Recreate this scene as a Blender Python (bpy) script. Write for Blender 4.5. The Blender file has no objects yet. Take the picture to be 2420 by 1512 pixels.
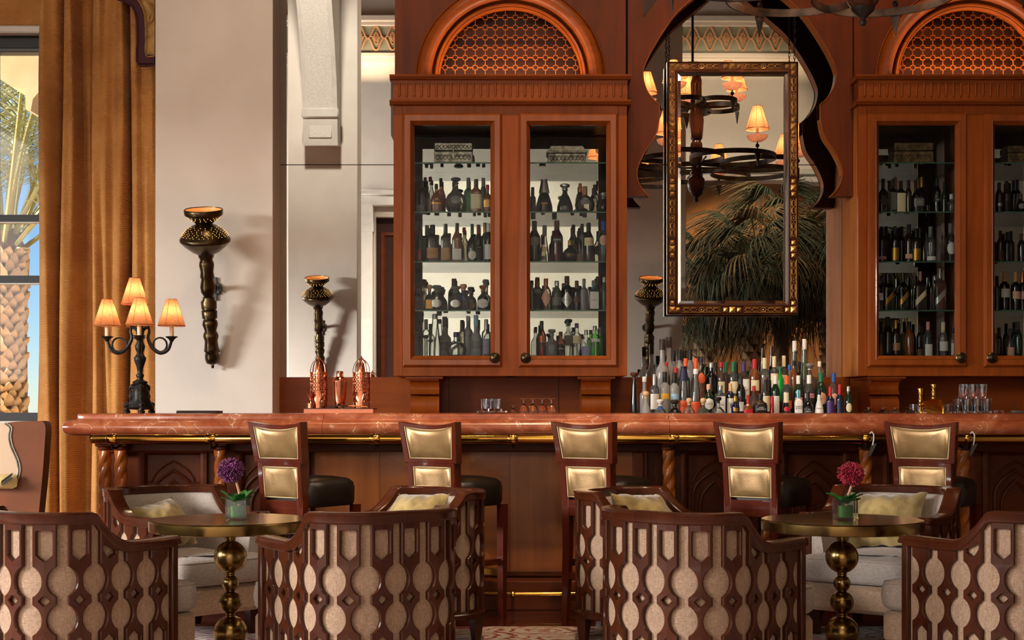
import bpy, math, random
from math import sin, cos, pi, radians, sqrt, tan, hypot, atan2
import mathutils
from mathutils import Vector, Matrix
random.seed(7)
SC = bpy.context.scene
COL = SC.collection
# ------------------------------------------------------------------ camera
F = 3415.0; HC = 1.16; PX0 = 1210.0; PY0 = 962.0      # focal length in pixels, eye height, horizon
cd = bpy.data.cameras.new('camera'); cam = bpy.data.objects.new('camera', cd); COL.objects.link(cam)
cam.location = (0, 0, HC); cam.rotation_euler = (pi/2, 0, 0)
cd.sensor_width = 36; cd.lens = F/2420*36; cd.shift_y = (PY0-756)/2420; cd.clip_end = 400
SC.camera = cam
# ------------------------------------------------------------------ colour management
SC.view_settings.view_transform = 'Standard'; SC.view_settings.look = 'None'
SC.view_settings.gamma = 1.0; SC.view_settings.use_curve_mapping = False
SC.view_settings.exposure = 0.0
cy = SC.cycles
cy.max_bounces = 7; cy.diffuse_bounces = 3; cy.glossy_bounces = 5; cy.transmission_bounces = 6
cy.transparent_max_bounces = 24; cy.caustics_reflective = False; cy.caustics_refractive = False
cy.sample_clamp_indirect = 25.0
try: cy.adaptive_threshold = 0.02
except Exception: pass
# ------------------------------------------------------------------ sky, sun, lights
W = bpy.data.worlds.new('sky'); SC.world = W; W.use_nodes = True
nt = W.node_tree; bg = nt.nodes['Background']
sky = nt.nodes.new('ShaderNodeTexSky'); sky.sky_type = 'NISHITA'; sky.sun_disc = False
sky.sun_elevation = radians(40); sky.sun_rotation = radians(250); sky.ozone_density = 6.0; sky.dust_density = 0.0; sky.altitude = 3500; sky.air_density = 1.3
nt.links.new(sky.outputs[0], bg.inputs[0]); bg.inputs[1].default_value = 0.16
def lamp(name, kind, loc, energy, color=(1,1,1), to=None, size=0.1, size_y=None, angle=60, blend=0.6):
    l = bpy.data.lights.new(name, kind); o = bpy.data.objects.new(name, l); COL.objects.link(o)
    o.location = loc; l.energy = energy; l.color = color
    if kind == 'AREA':
        l.size = size
        if size_y: l.shape = 'RECTANGLE'; l.size_y = size_y
    elif kind == 'SPOT':
        l.spot_size = radians(angle); l.spot_blend = blend; l.shadow_soft_size = size
    elif kind == 'POINT': l.shadow_soft_size = size
    elif kind == 'SUN': l.angle = radians(0.6)
    if to is not None:
        o.rotation_euler = (Vector(to)-Vector(loc)).to_track_quat('-Z', 'Y').to_euler()
    return o
lamp('sun', 'SUN', (-20, 0, 20), 9.0, (1, .93, .82), to=(-4, 5, 4.4))
WARM = (1.0, .72, .44)
# daylight through the tall windows of the left wall
lamp('daylight_area', 'AREA', (-14, .8, 4.5), 3500, (1, .97, .94), to=(-2, 9.0, 2.0), size=3.4, size_y=2.8)
lamp('daylight_area', 'AREA', (-13, 9.6, 4.2), 6500, (1, .97, .94), to=(-2.4, -.34, 2.6), size=3.0, size_y=3.0)  # added area lamp to brighten the pillars seen in the mirror
# ceiling downlights over the bar and the lounge
for x, y, e in ((-1.2, 8.3, 110), (0.3, 8.4, 130), (1.6, 8.5, 150), (3.3, 8.4, 18)):
    lamp('bar_downlight', 'SPOT', (x, y-1.2, 7.6), e*2.7, WARM, to=(x, y+1.5, 2.2), size=.12, angle=46)
for x, y, e in ((-1.8, 6.2, 40), (0.2, 6.4, 55), (2.3, 6.0, 45)):
    lamp('lounge_downlight', 'SPOT', (x, y-.6, 7.8), e*3.2, WARM, to=(x, y+.4, .5), size=.15, angle=40)
lamp('bar_front_fill_spot', 'SPOT', (0.2, 4.4, 7.8), 900, WARM, to=(0.1, 8.3, .7), size=.15, angle=26, blend=.8)  # added spot to brighten the middle of the bar front
lamp('corbel_fill_spot', 'SPOT', (-2.6, 4.2, 8.2), 1500, (1,.92,.82), to=(-2.7, -.3, 5.6), size=.2, angle=44, blend=.8)  # added spot to brighten the corbel seen in the mirror
# added fill lamps for the soft bounce of the hall behind the camera
lamp('hall_bounce_fill', 'AREA', (0.5, -2.5, 7.4), 120, (1, .82, .62), to=(.5, 2.5, 1.0), size=4.0, size_y=3.0)
lamp('hall_side_fill', 'AREA', (-8.25, -2.2, 3.6), 520, (1, .95, .9), to=(2, -2.2, 3.4), size=2.5, size_y=4.0)
# ------------------------------------------------------------------ helpers
def at(px, py, Y):                       # a pixel of the photograph at depth Y -> (x, y, z)
    return ((px-PX0)*Y/F, Y, HC-(py-PY0)*Y/F)
def lin(c):
    r = []
    for v in c[:3]:
        v /= 255.0
        r.append(v/12.92 if v <= .04045 else ((v+.055)/1.055)**2.4)
    return (r[0], r[1], r[2], 1.0)
class MB:
    def __init__(s): s.v = []; s.f = []
    def add(s, vs, fs):
        n = len(s.v); s.v += [tuple(p) for p in vs]; s.f += [tuple(i+n for i in f) for f in fs]; return s
    def box(s, x0, x1, y0, y1, z0, z1, b=0.0):
        if x0 > x1: x0, x1 = x1, x0
        if y0 > y1: y0, y1 = y1, y0
        if z0 > z1: z0, z1 = z1, z0
        if b <= 0:
            v = [(x0,y0,z0),(x1,y0,z0),(x1,y1,z0),(x0,y1,z0),(x0,y0,z1),(x1,y0,z1),(x1,y1,z1),(x0,y1,z1)]
            return s.add(v, [(3,2,1,0),(4,5,6,7),(0,1,5,4),(1,2,6,5),(2,3,7,6),(3,0,4,7)])
        b = min(b, (x1-x0)*.49, (y1-y0)*.49, (z1-z0)*.49)
        bm = bmesh_box(x0,x1,y0,y1,z0,z1,b)
        return s.add(*bm)
    def lathe(s, prof, n=16, c=(0,0,0), sq=0.0, a0=0.0, fold=None):
        # prof: (r, z) from bottom to top; sq > 0 squares the section
        rings = []; vs = []
        for r, z in prof:
            if r < 1e-6:
                rings.append([len(vs)]); vs.append((c[0], c[1], c[2]+z)); continue
            ring = []
            for i in range(n):
                a = a0+2*pi*i/n; k = 1.0
                if sq > 0:
                    ca, sa = abs(cos(a)), abs(sin(a)); p = 2+sq*6
                    k = 1/((ca**p+sa**p)**(1/p))
                if fold: k *= fold(a, z)
                ring.append(len(vs)); vs.append((c[0]+r*k*cos(a), c[1]+r*k*sin(a), c[2]+z))
            rings.append(ring)
        fs = []
        for A, B in zip(rings, rings[1:]):
            if len(A) == 1 and len(B) == 1: continue
            for i in range(n):
                j = (i+1) % n
                if len(A) == 1: fs.append((A[0], B[j], B[i]))
                elif len(B) == 1: fs.append((A[i], A[j], B[0]))
                else: fs.append((A[i], A[j], B[j], B[i]))
        return s.add(vs, fs)
    def tube(s, pts, r, n=10, closed=False, flat=None, cap=True):
        pts = [Vector(p) for p in pts]; m = len(pts); vs = []; up = Vector((0.0123, .0217, 1)).normalized()
        if flat: up = Vector((0,0,1))
        prev = None
        for i, p in enumerate(pts):
            if closed: t = pts[(i+1) % m]-pts[i-1]
            else: t = pts[min(i+1, m-1)]-pts[max(i-1, 0)]
            t.normalize()
            sx = t.cross(up) if prev is None or flat else prev-t*prev.dot(t)
            if sx.length < 1e-4: sx = t.cross(Vector((1,0,0)))
            sx.normalize(); sy = sx.cross(t); prev = sx
            rr = r[i] if isinstance(r, (list, tuple)) else r
            ra, rb = (rr, rr) if not flat else flat
            if flat and n == 4:
                for a, b in ((1,1),(-1,1),(-1,-1),(1,-1)): vs.append(p+sx*ra*a+sy*rb*b)
            else:
                for k in range(n):
                    a = 2*pi*k/n; vs.append(p+sx*ra*cos(a)+sy*rb*sin(a))
        fs = []
        for i in range(m if closed else m-1):
            j = (i+1) % m
            for k in range(n):
                l = (k+1) % n; fs.append((i*n+k, j*n+k, j*n+l, i*n+l))
        if not closed and cap:
            fs.append(tuple(range(n))); fs.append(tuple((m-1)*n+k for k in reversed(range(n))))
        return s.add(vs, fs)
    def prism(s, poly, a0, a1, axis='y'):
        # poly: 2-D outline; axis 'y': (x, z) outline, extruded from y=a0 to a1; 'x': (y, z); 'z': (x, y)
        def m(u, w, a): return (u, a, w) if axis == 'y' else ((a, u, w) if axis == 'x' else (u, w, a))
        n = len(poly); vs = [m(u, w, a0) for u, w in poly]+[m(u, w, a1) for u, w in poly]
        fs = [tuple(range(n)), tuple(reversed(range(n, 2*n)))]
        fs += [(i, i+n, (i+1) % n+n, (i+1) % n) for i in range(n)]
        return s.add(vs, fs)
    def grid(s, rows, closed_u=False):
        nu = len(rows[0]); vs = [p for r in rows for p in r]; fs = []
        for j in range(len(rows)-1):
            for i in range(nu if closed_u else nu-1):
                k = (i+1) % nu; fs.append((j*nu+i, j*nu+k, (j+1)*nu+k, (j+1)*nu+i))
        return s.add(vs, fs)
    def frame(s, x0, x1, z0, z1, prof):
        # mitred frame: prof = closed loop of (inset, y)
        rows = [[(x0+d, y, z0+d), (x1-d, y, z0+d), (x1-d, y, z1-d), (x0+d, y, z1-d)] for d, y in prof]
        rows.append(rows[0]); return s.grid(rows, True)
    def arc(s, cx, cz, prof, a0=0.0, a1=pi, n=48, closed=True):
        # sweep of (r, y) profile along an arc in the xz plane
        rows = []
        for r, y in (prof+[prof[0]] if closed else prof):
            rows.append([(cx+r*cos(a0+(a1-a0)*i/n), y, cz+r*sin(a0+(a1-a0)*i/n)) for i in range(n+1)])
        return s.grid(rows)
    def xf(s, M):
        s.v = [tuple(M @ Vector(p)) for p in s.v]; return s
    def join(s, o): return s.add(o.v, o.f)
def bmesh_box(x0,x1,y0,y1,z0,z1,b):
    vs = []; idx = {}
    for ix, X in ((0,(x0,x1)),):
        pass
    for sx in (0,1):
        for sy in (0,1):
            for sz in (0,1):
                P = [(x0,x1)[sx], (y0,y1)[sy], (z0,z1)[sz]]; D = [b if sx == 0 else -b, b if sy == 0 else -b, b if sz == 0 else -b]
                for ax in range(3):
                    q = [P[k]+(0 if k == ax else D[k]) for k in range(3)]
                    idx[(sx,sy,sz,ax)] = len(vs); vs.append(tuple(q))
    fs = []
    for ax in range(3):
        o = [k for k in range(3) if k != ax]
        for sd in (0,1):
            q = []
            for a, c in ((0,0),(1,0),(1,1),(0,1)):
                k = [0,0,0]; k[ax] = sd; k[o[0]] = a; k[o[1]] = c; q.append(idx[(*k, ax)])
            fs.append(tuple(q))
    for ax in range(3):                       # edges along ax
        o = [k for k in range(3) if k != ax]
        for a in (0,1):
            for c in (0,1):
                k0 = [0,0,0]; k1 = [0,0,0]; k1[ax] = 1
                for k in (k0, k1): k[o[0]] = a; k[o[1]] = c
                fs.append((idx[(*k0,o[0])], idx[(*k1,o[0])], idx[(*k1,o[1])], idx[(*k0,o[1])]))
    for sx in (0,1):
        for sy in (0,1):
            for sz in (0,1): fs.append(tuple(idx[(sx,sy,sz,a)] for a in range(3)))
    return vs, fs
def to_mesh(mb, name, smooth=40, fix=True):
    me = bpy.data.meshes.new(name); me.from_pydata(mb.v, [], mb.f)
    if fix:
        import bmesh
        bm = bmesh.new(); bm.from_mesh(me); bmesh.ops.recalc_face_normals(bm, faces=bm.faces); bm.to_mesh(me); bm.free()
    if smooth:
        me.shade_smooth(); me.set_sharp_from_angle(angle=radians(smooth))
    return me
def link(name, me, mat=None, parent=None, loc=None):
    o = bpy.data.objects.new(name, me); COL.objects.link(o)
    if mat is not None:
        if len(me.materials) == 0: me.materials.append(mat)
        elif me.materials[0] != mat: o.material_slots[0].link = 'OBJECT'; o.material_slots[0].material = mat
    if parent is not None: o.parent = parent
    if loc is not None: o.location = loc
    return o
def part(name, mb, mat, parent=None, smooth=40, label=None, kind=None):
    if isinstance(mb, MB):
        if parent is not None and 'base' in parent:            # thing built in world coordinates: take its base off
            b = parent['base']; mb = MB().join(mb); mb.v = [(p[0]-b[0], p[1]-b[1], p[2]-b[2]) for p in mb.v]
        mb = to_mesh(mb, name, smooth)
    o = link(name, mb, mat, parent)
    if parent is not None and 'base' in parent: o['base'] = list(parent['base'])
    if label: o['label'] = label
    if kind: o['kind'] = kind
    return o
def thing(name, label, cat, base=(0,0,0), rz=0.0, group=None, local=False):
    o = bpy.data.objects.new(name, None); COL.objects.link(o); o.empty_display_size = .05
    o.location = base; o.rotation_euler = (0, 0, rz)
    if not local: o['base'] = list(base)
    return tag(o, label, cat, group)
def tag(o, label, cat, group=None):
    o['label'] = label; o['category'] = cat
    if group: o['group'] = group
    return o
def structure(name, mb, mat, smooth=40):
    o = part(name, mb, mat, None, smooth); o['kind'] = 'structure'; return o
def dup(root, loc, rz, label=None, group=None):
    r = root.copy(); COL.objects.link(r); r.location = loc; r.rotation_euler = (0,0,rz)
    if label: r['label'] = label
    if group: r['group'] = group
    def rec(src, dst):
        for ch in list(src.children):
            c = ch.copy(); COL.objects.link(c); c.parent = dst; rec(ch, c)
    rec(root, r); return r
def catmull(pts, k=6):
    out = []; n = len(pts)
    for i in range(n-1):
        p0, p1, p2, p3 = pts[max(i-1,0)], pts[i], pts[i+1], pts[min(i+2,n-1)]
        for j in range(k):
            t = j/k
            out.append(tuple(.5*((2*b)+(-a+c)*t+(2*a-5*b+4*c-d)*t*t+(-a+3*b-3*c+d)*t**3) for a,b,c,d in zip(p0,p1,p2,p3)))
    out.append(tuple(pts[-1])); return out
# ------------------------------------------------------------------ materials
def new_mat(name):
    m = bpy.data.materials.new(name); m.use_nodes = True; t = m.node_tree
    return m, t, t.nodes['Principled BSDF']
def nd(t, kind, **kw):
    n = t.nodes.new(kind)
    for k, v in kw.items():
        if k in n.inputs: n.inputs[k].default_value = v
        else: setattr(n, k, v)
    return n
def coords(t, scale=(1,1,1), rot=(0,0,0)):
    tc = nd(t, 'ShaderNodeTexCoord'); mp = nd(t, 'ShaderNodeMapping')
    mp.inputs['Scale'].default_value = scale; mp.inputs['Rotation'].default_value = rot
    t.links.new(tc.outputs['Object'], mp.inputs[0]); return mp.outputs[0]
def ramp(t, src, stops):
    r = nd(t, 'ShaderNodeValToRGB'); e = r.color_ramp.elements
    while len(e) < len(stops): e.new(.5)
    for i, (p, c) in enumerate(stops): e[i].position = p; e[i].color = lin(c)
    t.links.new(src, r.inputs[0]); return r.outputs[0]
def plain(name, c, rough=.5, metal=0.0, spec=.5, coat=0.0, sheen=0.0, emis=None, es=0.0):
    m, t, p = new_mat(name); p.inputs['Base Color'].default_value = lin(c)
    p.inputs['Roughness'].default_value = rough; p.inputs['Metallic'].default_value = metal
    p.inputs['Specular IOR Level'].default_value = spec
    if coat: p.inputs['Coat Weight'].default_value = coat; p.inputs['Coat Roughness'].default_value = .08
    if sheen: p.inputs['Sheen Weight'].default_value = sheen
    if emis: p.inputs['Emission Color'].default_value = lin(emis); p.inputs['Emission Strength'].default_value = es
    return m
def bump(t, p, src, strength, dist=.01):
    b = nd(t, 'ShaderNodeBump'); b.inputs['Strength'].default_value = strength; b.inputs['Distance'].default_value = dist
    t.links.new(src, b.inputs['Height']); t.links.new(b.outputs[0], p.inputs['Normal'])
def mottled(name, c1, c2, scale=(8,8,8), rough=.5, metal=0.0, detail=4, bmp=0.0, coat=0.0, spec=.5, sheen=0.0, rot=(0,0,0), lo=.35, hi=.65, bscale=None):
    m = plain(name, c1, rough, metal, spec, coat, sheen); t = m.node_tree; p = t.nodes['Principled BSDF']
    n = nd(t, 'ShaderNodeTexNoise', Scale=1.0, Detail=detail); t.links.new(coords(t, scale, rot), n.inputs['Vector'])
    t.links.new(ramp(t, n.outputs[0], [(lo, c1), (hi, c2)]), p.inputs['Base Color'])
    if bmp:
        src = n.outputs[0]
        if bscale:
            n2 = nd(t, 'ShaderNodeTexNoise', Scale=1.0, Detail=3); t.links.new(coords(t, bscale), n2.inputs['Vector']); src = n2.outputs[0]
        bump(t, p, src, bmp, .004)
    return m
def wood(name, dark, light, axis='z', rough=.3, coat=.25, scale=1.0, spec=.4):
    s = {'z': (14,14,1.2), 'x': (1.2,14,14), 'y': (14,1.2,14)}[axis]
    m = plain(name, dark, rough, 0, spec, coat); t = m.node_tree; p = t.nodes['Principled BSDF']
    n = nd(t, 'ShaderNodeTexNoise', Scale=scale, Detail=6, Roughness=.62); n.inputs['Distortion'].default_value = .6
    t.links.new(coords(t, s), n.inputs['Vector'])
    n2 = nd(t, 'ShaderNodeTexNoise', Scale=1.7, Detail=2); t.links.new(coords(t), n2.inputs['Vector'])
    mx = nd(t, 'ShaderNodeMix', data_type='FLOAT'); mx.inputs[0].default_value = .4
    t.links.new(n.outputs[0], mx.inputs[2]); t.links.new(n2.outputs[0], mx.inputs[3])
    t.links.new(ramp(t, mx.outputs[0], [(.32, dark), (.68, light)]), p.inputs['Base Color'])
    return m
def see_through(name, tint, gloss=1.0, frost=0.0, ior=1.45, haze=(200,205,205)):
    # thin clear glass: fresnel reflection over a tinted transparency, optional frosting or lightening haze
    m = bpy.data.materials.new(name); m.use_nodes = True; t = m.node_tree; t.nodes.clear()
    out = nd(t, 'ShaderNodeOutputMaterial'); tr = nd(t, 'ShaderNodeBsdfTransparent'); tr.inputs[0].default_value = lin(tint)
    gl = nd(t, 'ShaderNodeBsdfGlossy'); gl.inputs['Roughness'].default_value = .03; gl.inputs[0].default_value = (gloss, gloss, gloss, 1)
    fr = nd(t, 'ShaderNodeFresnel'); fr.inputs[0].default_value = ior
    mx = nd(t, 'ShaderNodeMixShader'); base = tr.outputs[0]
    if frost:
        df = nd(t, 'ShaderNodeBsdfDiffuse'); df.inputs[0].default_value = lin(haze); tl = nd(t, 'ShaderNodeBsdfTranslucent'); tl.inputs[0].default_value = lin(haze)
        a = nd(t, 'ShaderNodeMixShader'); a.inputs[0].default_value = .5; t.links.new(df.outputs[0], a.inputs[1]); t.links.new(tl.outputs[0], a.inputs[2])
        b = nd(t, 'ShaderNodeMixShader'); b.inputs[0].default_value = frost; t.links.new(tr.outputs[0], b.inputs[1]); t.links.new(a.outputs[0], b.inputs[2]); base = b.outputs[0]
    t.links.new(fr.outputs[0], mx.inputs[0]); t.links.new(base, mx.inputs[1]); t.links.new(gl.outputs[0], mx.inputs[2])
    t.links.new(mx.outputs[0], out.inputs[0]); return m
def real_glass(name):
    m, t, p = new_mat(name); p.inputs['Base Color'].default_value = (.97,.98,1,1); p.inputs['Roughness'].default_value = 0.0; p.inputs['Transmission Weight'].default_value = 1.0; p.inputs['IOR'].default_value = 1.5
    return m
def mirror_mat(name, tint=(225,225,222)):
    m = bpy.data.materials.new(name); m.use_nodes = True; t = m.node_tree; t.nodes.clear()
    out = nd(t, 'ShaderNodeOutputMaterial'); gl = nd(t, 'ShaderNodeBsdfGlossy'); gl.inputs[0].default_value = lin(tint); gl.inputs['Roughness'].default_value = 0.0
    t.links.new(gl.outputs[0], out.inputs[0]); return m
def shade_mat(name, c):
    m = bpy.data.materials.new(name); m.use_nodes = True; t = m.node_tree; t.nodes.clear()
    out = nd(t, 'ShaderNodeOutputMaterial'); tl = nd(t, 'ShaderNodeBsdfTranslucent'); df = nd(t, 'ShaderNodeBsdfDiffuse')
    n = nd(t, 'ShaderNodeTexNoise', Scale=1.0, Detail=3); t.links.new(coords(t, (60,60,400)), n.inputs['Vector'])
    col = ramp(t, n.outputs[0], [(.3, tuple(v*.75 for v in c)), (.7, c)])
    mx = nd(t, 'ShaderNodeMixShader'); mx.inputs[0].default_value = .35
    t.links.new(col, tl.inputs[0]); t.links.new(col, df.inputs[0])
    t.links.new(tl.outputs[0], mx.inputs[1]); t.links.new(df.outputs[0], mx.inputs[2]); t.links.new(mx.outputs[0], out.inputs[0]); return m
def weave(name, c1, c2, scale=420, rough=.9, sheen=.2, bmp=.25):
    m = plain(name, c1, rough, 0, .2, 0, sheen); t = m.node_tree; p = t.nodes['Principled BSDF']
    a = nd(t, 'ShaderNodeTexNoise', Scale=1.0, Detail=2); t.links.new(coords(t, (scale, scale, scale*.12)), a.inputs['Vector'])
    b = nd(t, 'ShaderNodeTexNoise', Scale=1.0, Detail=2); t.links.new(coords(t, (scale*.12, scale*.12, scale)), b.inputs['Vector'])
    mx = nd(t, 'ShaderNodeMix', data_type='FLOAT'); mx.inputs[0].default_value = .5
    t.links.new(a.outputs[0], mx.inputs[2]); t.links.new(b.outputs[0], mx.inputs[3])
    t.links.new(ramp(t, mx.outputs[0], [(.38, c1), (.62, c2)]), p.inputs['Base Color']); bump(t, p, mx.outputs[0], bmp, .002); return m
M = {}
M['cab'] = wood('cabinet_wood', (112,50,10), (152,76,18), 'z', .4, .05, 1.0, .25)
M['cabx'] = wood('cabinet_wood_across', (106,47,9), (144,71,16), 'x', .4, .05, 1.0, .25)
M['pier'] = wood('pier_wood', (72,29,8), (102,44,12), 'z', .45, 0, 1.0, .25)
M['barw'] = wood('bar_wood', (84,36,14), (114,54,22), 'x', .4, 0, 1.0, .25)
M['veneer'] = wood('bar_veneer', (128,66,26), (164,92,40), 'x', .38, .2)
M['veneer2'] = wood('bar_veneer_upright', (140,74,30), (176,102,46), 'z', .38, .2)
M['dark'] = wood('dark_wood', (48,21,11), (66,30,15), 'x', .4, 0, 1.0, .25)
M['honey'] = wood('honey_wood', (176,92,26), (214,124,46), 'z', .3, .3)
M['maho'] = wood('chair_mahogany', (54,23,11), (84,38,17), 'z', .22, .1, 1.0, .35)
M['stoolw'] = wood('stool_mahogany', (74,27,14), (104,42,21), 'z', .22, .5)
M['parquet'] = wood('floor_wood', (58,20,12), (92,34,19), 'x', .14, .5)
M['paint'] = mottled('cream_plaster', (220,209,196), (226,216,204), (3,3,3), .85)
M['ceil'] = wood('ceiling_wood', (60,36,22), (84,50,30), 'x', .5, 0)
M['stone'] = mottled('carved_stone', (212,204,192), (228,221,210), (40,40,40), .9, bmp=.8, bscale=(60,60,60))
M['stone_plain'] = mottled('smooth_stone', (206,198,186), (216,208,197), (6,6,6), .9)
M['terra'] = plain('terracotta_relief', (214,160,118), .85)
M['sage'] = plain('sage_ground', (160,158,138), .9)
M['brass'] = mottled('polished_brass', (202,148,62), (222,170,84), (3,3,3), .12, 1.0)
M['abrass'] = mottled('antique_brass', (128,102,56), (168,138,84), (5,5,5), .22, 1.0, detail=5)
M['bronze'] = mottled('dark_bronze', (62,50,34), (92,76,50), (12,12,12), .3, .9)
M['iron'] = mottled('black_iron', (36,32,30), (70,62,56), (14,14,14), .5, .75)
M['black_iron'] = mottled('cast_iron', (30,28,27), (50,46,42), (25,25,25), .45, .6)
M['copper'] = mottled('copper', (212,128,92), (232,152,116), (30,30,30), .16, 1.0)
M['gold_leather'] = mottled('gold_leather', (138,106,64), (162,128,82), (9,9,9), .33, .45, detail=6, bmp=.1, bscale=(160,160,160))
M['piping'] = plain('pale_piping', (226,206,160), .4)
M['dark_leather'] = plain('dark_leather', (34,26,20), .38)
M['tan_leather'] = mottled('tan_leather', (104,56,28), (122,68,36), (5,5,5), .5, spec=.3)
M['pale_leather'] = plain('pale_leather', (206,178,146), .5)
M['linen'] = weave('beige_linen', (148,118,96), (188,160,134))
M['linen_in'] = weave('grey_linen', (150,137,128), (180,167,156))
M['velvet'] = mottled('gold_velvet', (122,98,44), (186,160,96), (11,11,11), .75, detail=3, bmp=.5, sheen=.6)
M['leaf_cloth'] = mottled('embroidered_cloth', (214,186,120), (224,198,134), (9,9,9), .8)
M['gold'] = M['abrass']
M['mirror'] = mirror_mat('silvered_mirror'); M['mirror_dim'] = mirror_mat('old_mirror', (222,221,216))
M['pane'] = see_through('pane_glass', (246,249,248), .5, ior=1.3)
M['wpane'] = see_through('window_glass', (248,250,250), .6, ior=1.2)
M['shelf'] = see_through('shelf_glass', (214,232,222), .9); M['shelf_edge'] = plain('shelf_edge_glass', (64,104,84), .2)
M['vase'] = see_through('vase_glass', (236,246,240), 1.0, .05); M['water'] = plain('vase_leaf_wrap', (84,130,66), .25)
M['tumbler'] = real_glass('tumbler_glass')
M['thin_glass'] = see_through('tumbler_glass', (232,236,240), 1.0, .12, ior=1.6, haze=(235,238,242))  # white haze lightens the clear glass
M['black_metal'] = plain('black_metal', (30,28,26), .45)
M['white'] = plain('white_paint', (230,225,214), .6)
M['sandstone'] = mottled('sandstone', (214,176,128), (226,190,144), (4,4,4), .95)
M['purple'] = plain('purple_braid', (64,22,34), .8)
M['gold_cloth'] = mottled('brocade', (142,98,42), (186,142,76), (22,22,22), .7, bmp=.4)
M['leaf'] = mottled('green_leaf', (34,92,34), (66,130,56), (30,30,30), .4)
M['stem'] = plain('pale_stem', (196,150,110), .6)
M['purple_petal'] = mottled('purple_petal', (66,14,46), (150,78,138), (40,40,40), .7)
M['red_petal'] = mottled('crimson_petal', (104,6,20), (196,50,78), (40,40,40), .7)
M['alabaster'] = shade_mat('alabaster', (226,190,170)); M['shade'] = shade_mat('lamp_shade_cloth', (206,138,90))
M['candle'] = plain('candle_tube', (236,212,172), .6)
M['bulb'] = plain('bulb', (255,230,190), .5, emis=(255,214,150), es=6)
M['palm_green'] = mottled('palm_leaf', (38,50,38), (82,90,62), (4,4,4), .7)
M['palm_dry'] = mottled('dry_palm_leaf', (96,80,52), (140,116,76), (4,4,4), .8)
M['date_green'] = mottled('date_leaf', (150,150,106), (196,194,150), (4,4,4), .6); M['date_rib'] = plain('date_rib', (176,168,104), .5)
M['trunk'] = mottled('palm_trunk', (120,84,56), (170,128,90), (12,12,12), .9); M['scale'] = mottled('trunk_scale', (196,156,112), (232,200,158), (9,9,9), .9)
M['grey_iron'] = plain('grey_iron', (92,94,92), .45, .6)
M['cork'] = plain('cork', (214,176,130), .8)
M['paper'] = plain('label_white', (232,228,218), .6)
M['wall_dim'] = mottled('ochre_wall', (186,128,72), (196,140,84), (2,2,2), .9)
def marble(name):
    m = plain(name, (150,76,54), .2, 0, .4, .1); t = m.node_tree; p = t.nodes['Principled BSDF']
    n = nd(t, 'ShaderNodeTexNoise', Scale=5.0, Detail=8, Roughness=.65); n.inputs['Distortion'].default_value = .5
    t.links.new(coords(t, (1,1,1.6)), n.inputs['Vector'])
    base = ramp(t, n.outputs[0], [(.25, (108,46,26)), (.48, (148,74,44)), (.72, (186,114,76))])
    v = nd(t, 'ShaderNodeTexNoise', Scale=2.6, Detail=3); v.inputs['Distortion'].default_value = 1.6
    t.links.new(coords(t, (1.6,1,2.2), (0,.6,.4)), v.inputs['Vector'])
    vein = nd(t, 'ShaderNodeMath', operation='SUBTRACT'); vein.inputs[1].default_value = .5; t.links.new(v.outputs[0], vein.inputs[0])
    ab = nd(t, 'ShaderNodeMath', operation='ABSOLUTE'); t.links.new(vein.outputs[0], ab.inputs[0])
    k = ramp(t, ab.outputs[0], [(.0, (255,255,255)), (.012, (0,0,0))])
    gate = ramp(t, n.outputs[0], [(.50, (0,0,0)), (.62, (255,255,255))])
    mm = nd(t, 'ShaderNodeMath', operation='MULTIPLY'); t.links.new(k, mm.inputs[0]); t.links.new(gate, mm.inputs[1])
    mx = nd(t, 'ShaderNodeMix', data_type='RGBA'); t.links.new(mm.outputs[0], mx.inputs[0]); t.links.new(base, mx.inputs[6]); mx.inputs[7].default_value = lin((226,196,170))
    t.links.new(mx.outputs[2], p.inputs['Base Color']); return m
M['marble'] = marble('red_marble')
def curtain_mat():
    m = plain('quilted_curtain', (176,116,56), .6, 0, .3, 0, .15); t = m.node_tree; p = t.nodes['Principled BSDF']
    co = coords(t)
    sp = nd(t, 'ShaderNodeSeparateXYZ'); t.links.new(co, sp.inputs[0])
    def mth(op, a, b=None):
        n = nd(t, 'ShaderNodeMath', operation=op)
        for i, q in enumerate((a, b)):
            if q is None: continue
            if isinstance(q, (int, float)): n.inputs[i].default_value = q
            else: t.links.new(q, n.inputs[i])
        return n.outputs[0]
    # stitched waves: contour lines of crossing sines run up the cloth
    sx = mth('SINE', mth('MULTIPLY', sp.outputs[0], 100.0)); sz = mth('SINE', mth('MULTIPLY', sp.outputs[2], 60.0))
    ph = mth('ADD', mth('MULTIPLY', mth('MULTIPLY', sx, sz), 3.4), mth('MULTIPLY', sp.outputs[2], 560.0))
    wv = mth('SINE', mth('ADD', ph, mth('MULTIPLY', sx, 2.0)))
    bump(t, p, wv, .42, .005)
    n = nd(t, 'ShaderNodeTexNoise', Scale=3.0, Detail=3); t.links.new(co, n.inputs['Vector'])
    t.links.new(ramp(t, n.outputs[0], [(.3, (178,116,54)), (.7, (206,146,78))]), p.inputs['Base Color']); return m
M['curtain'] = curtain_mat()
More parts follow.
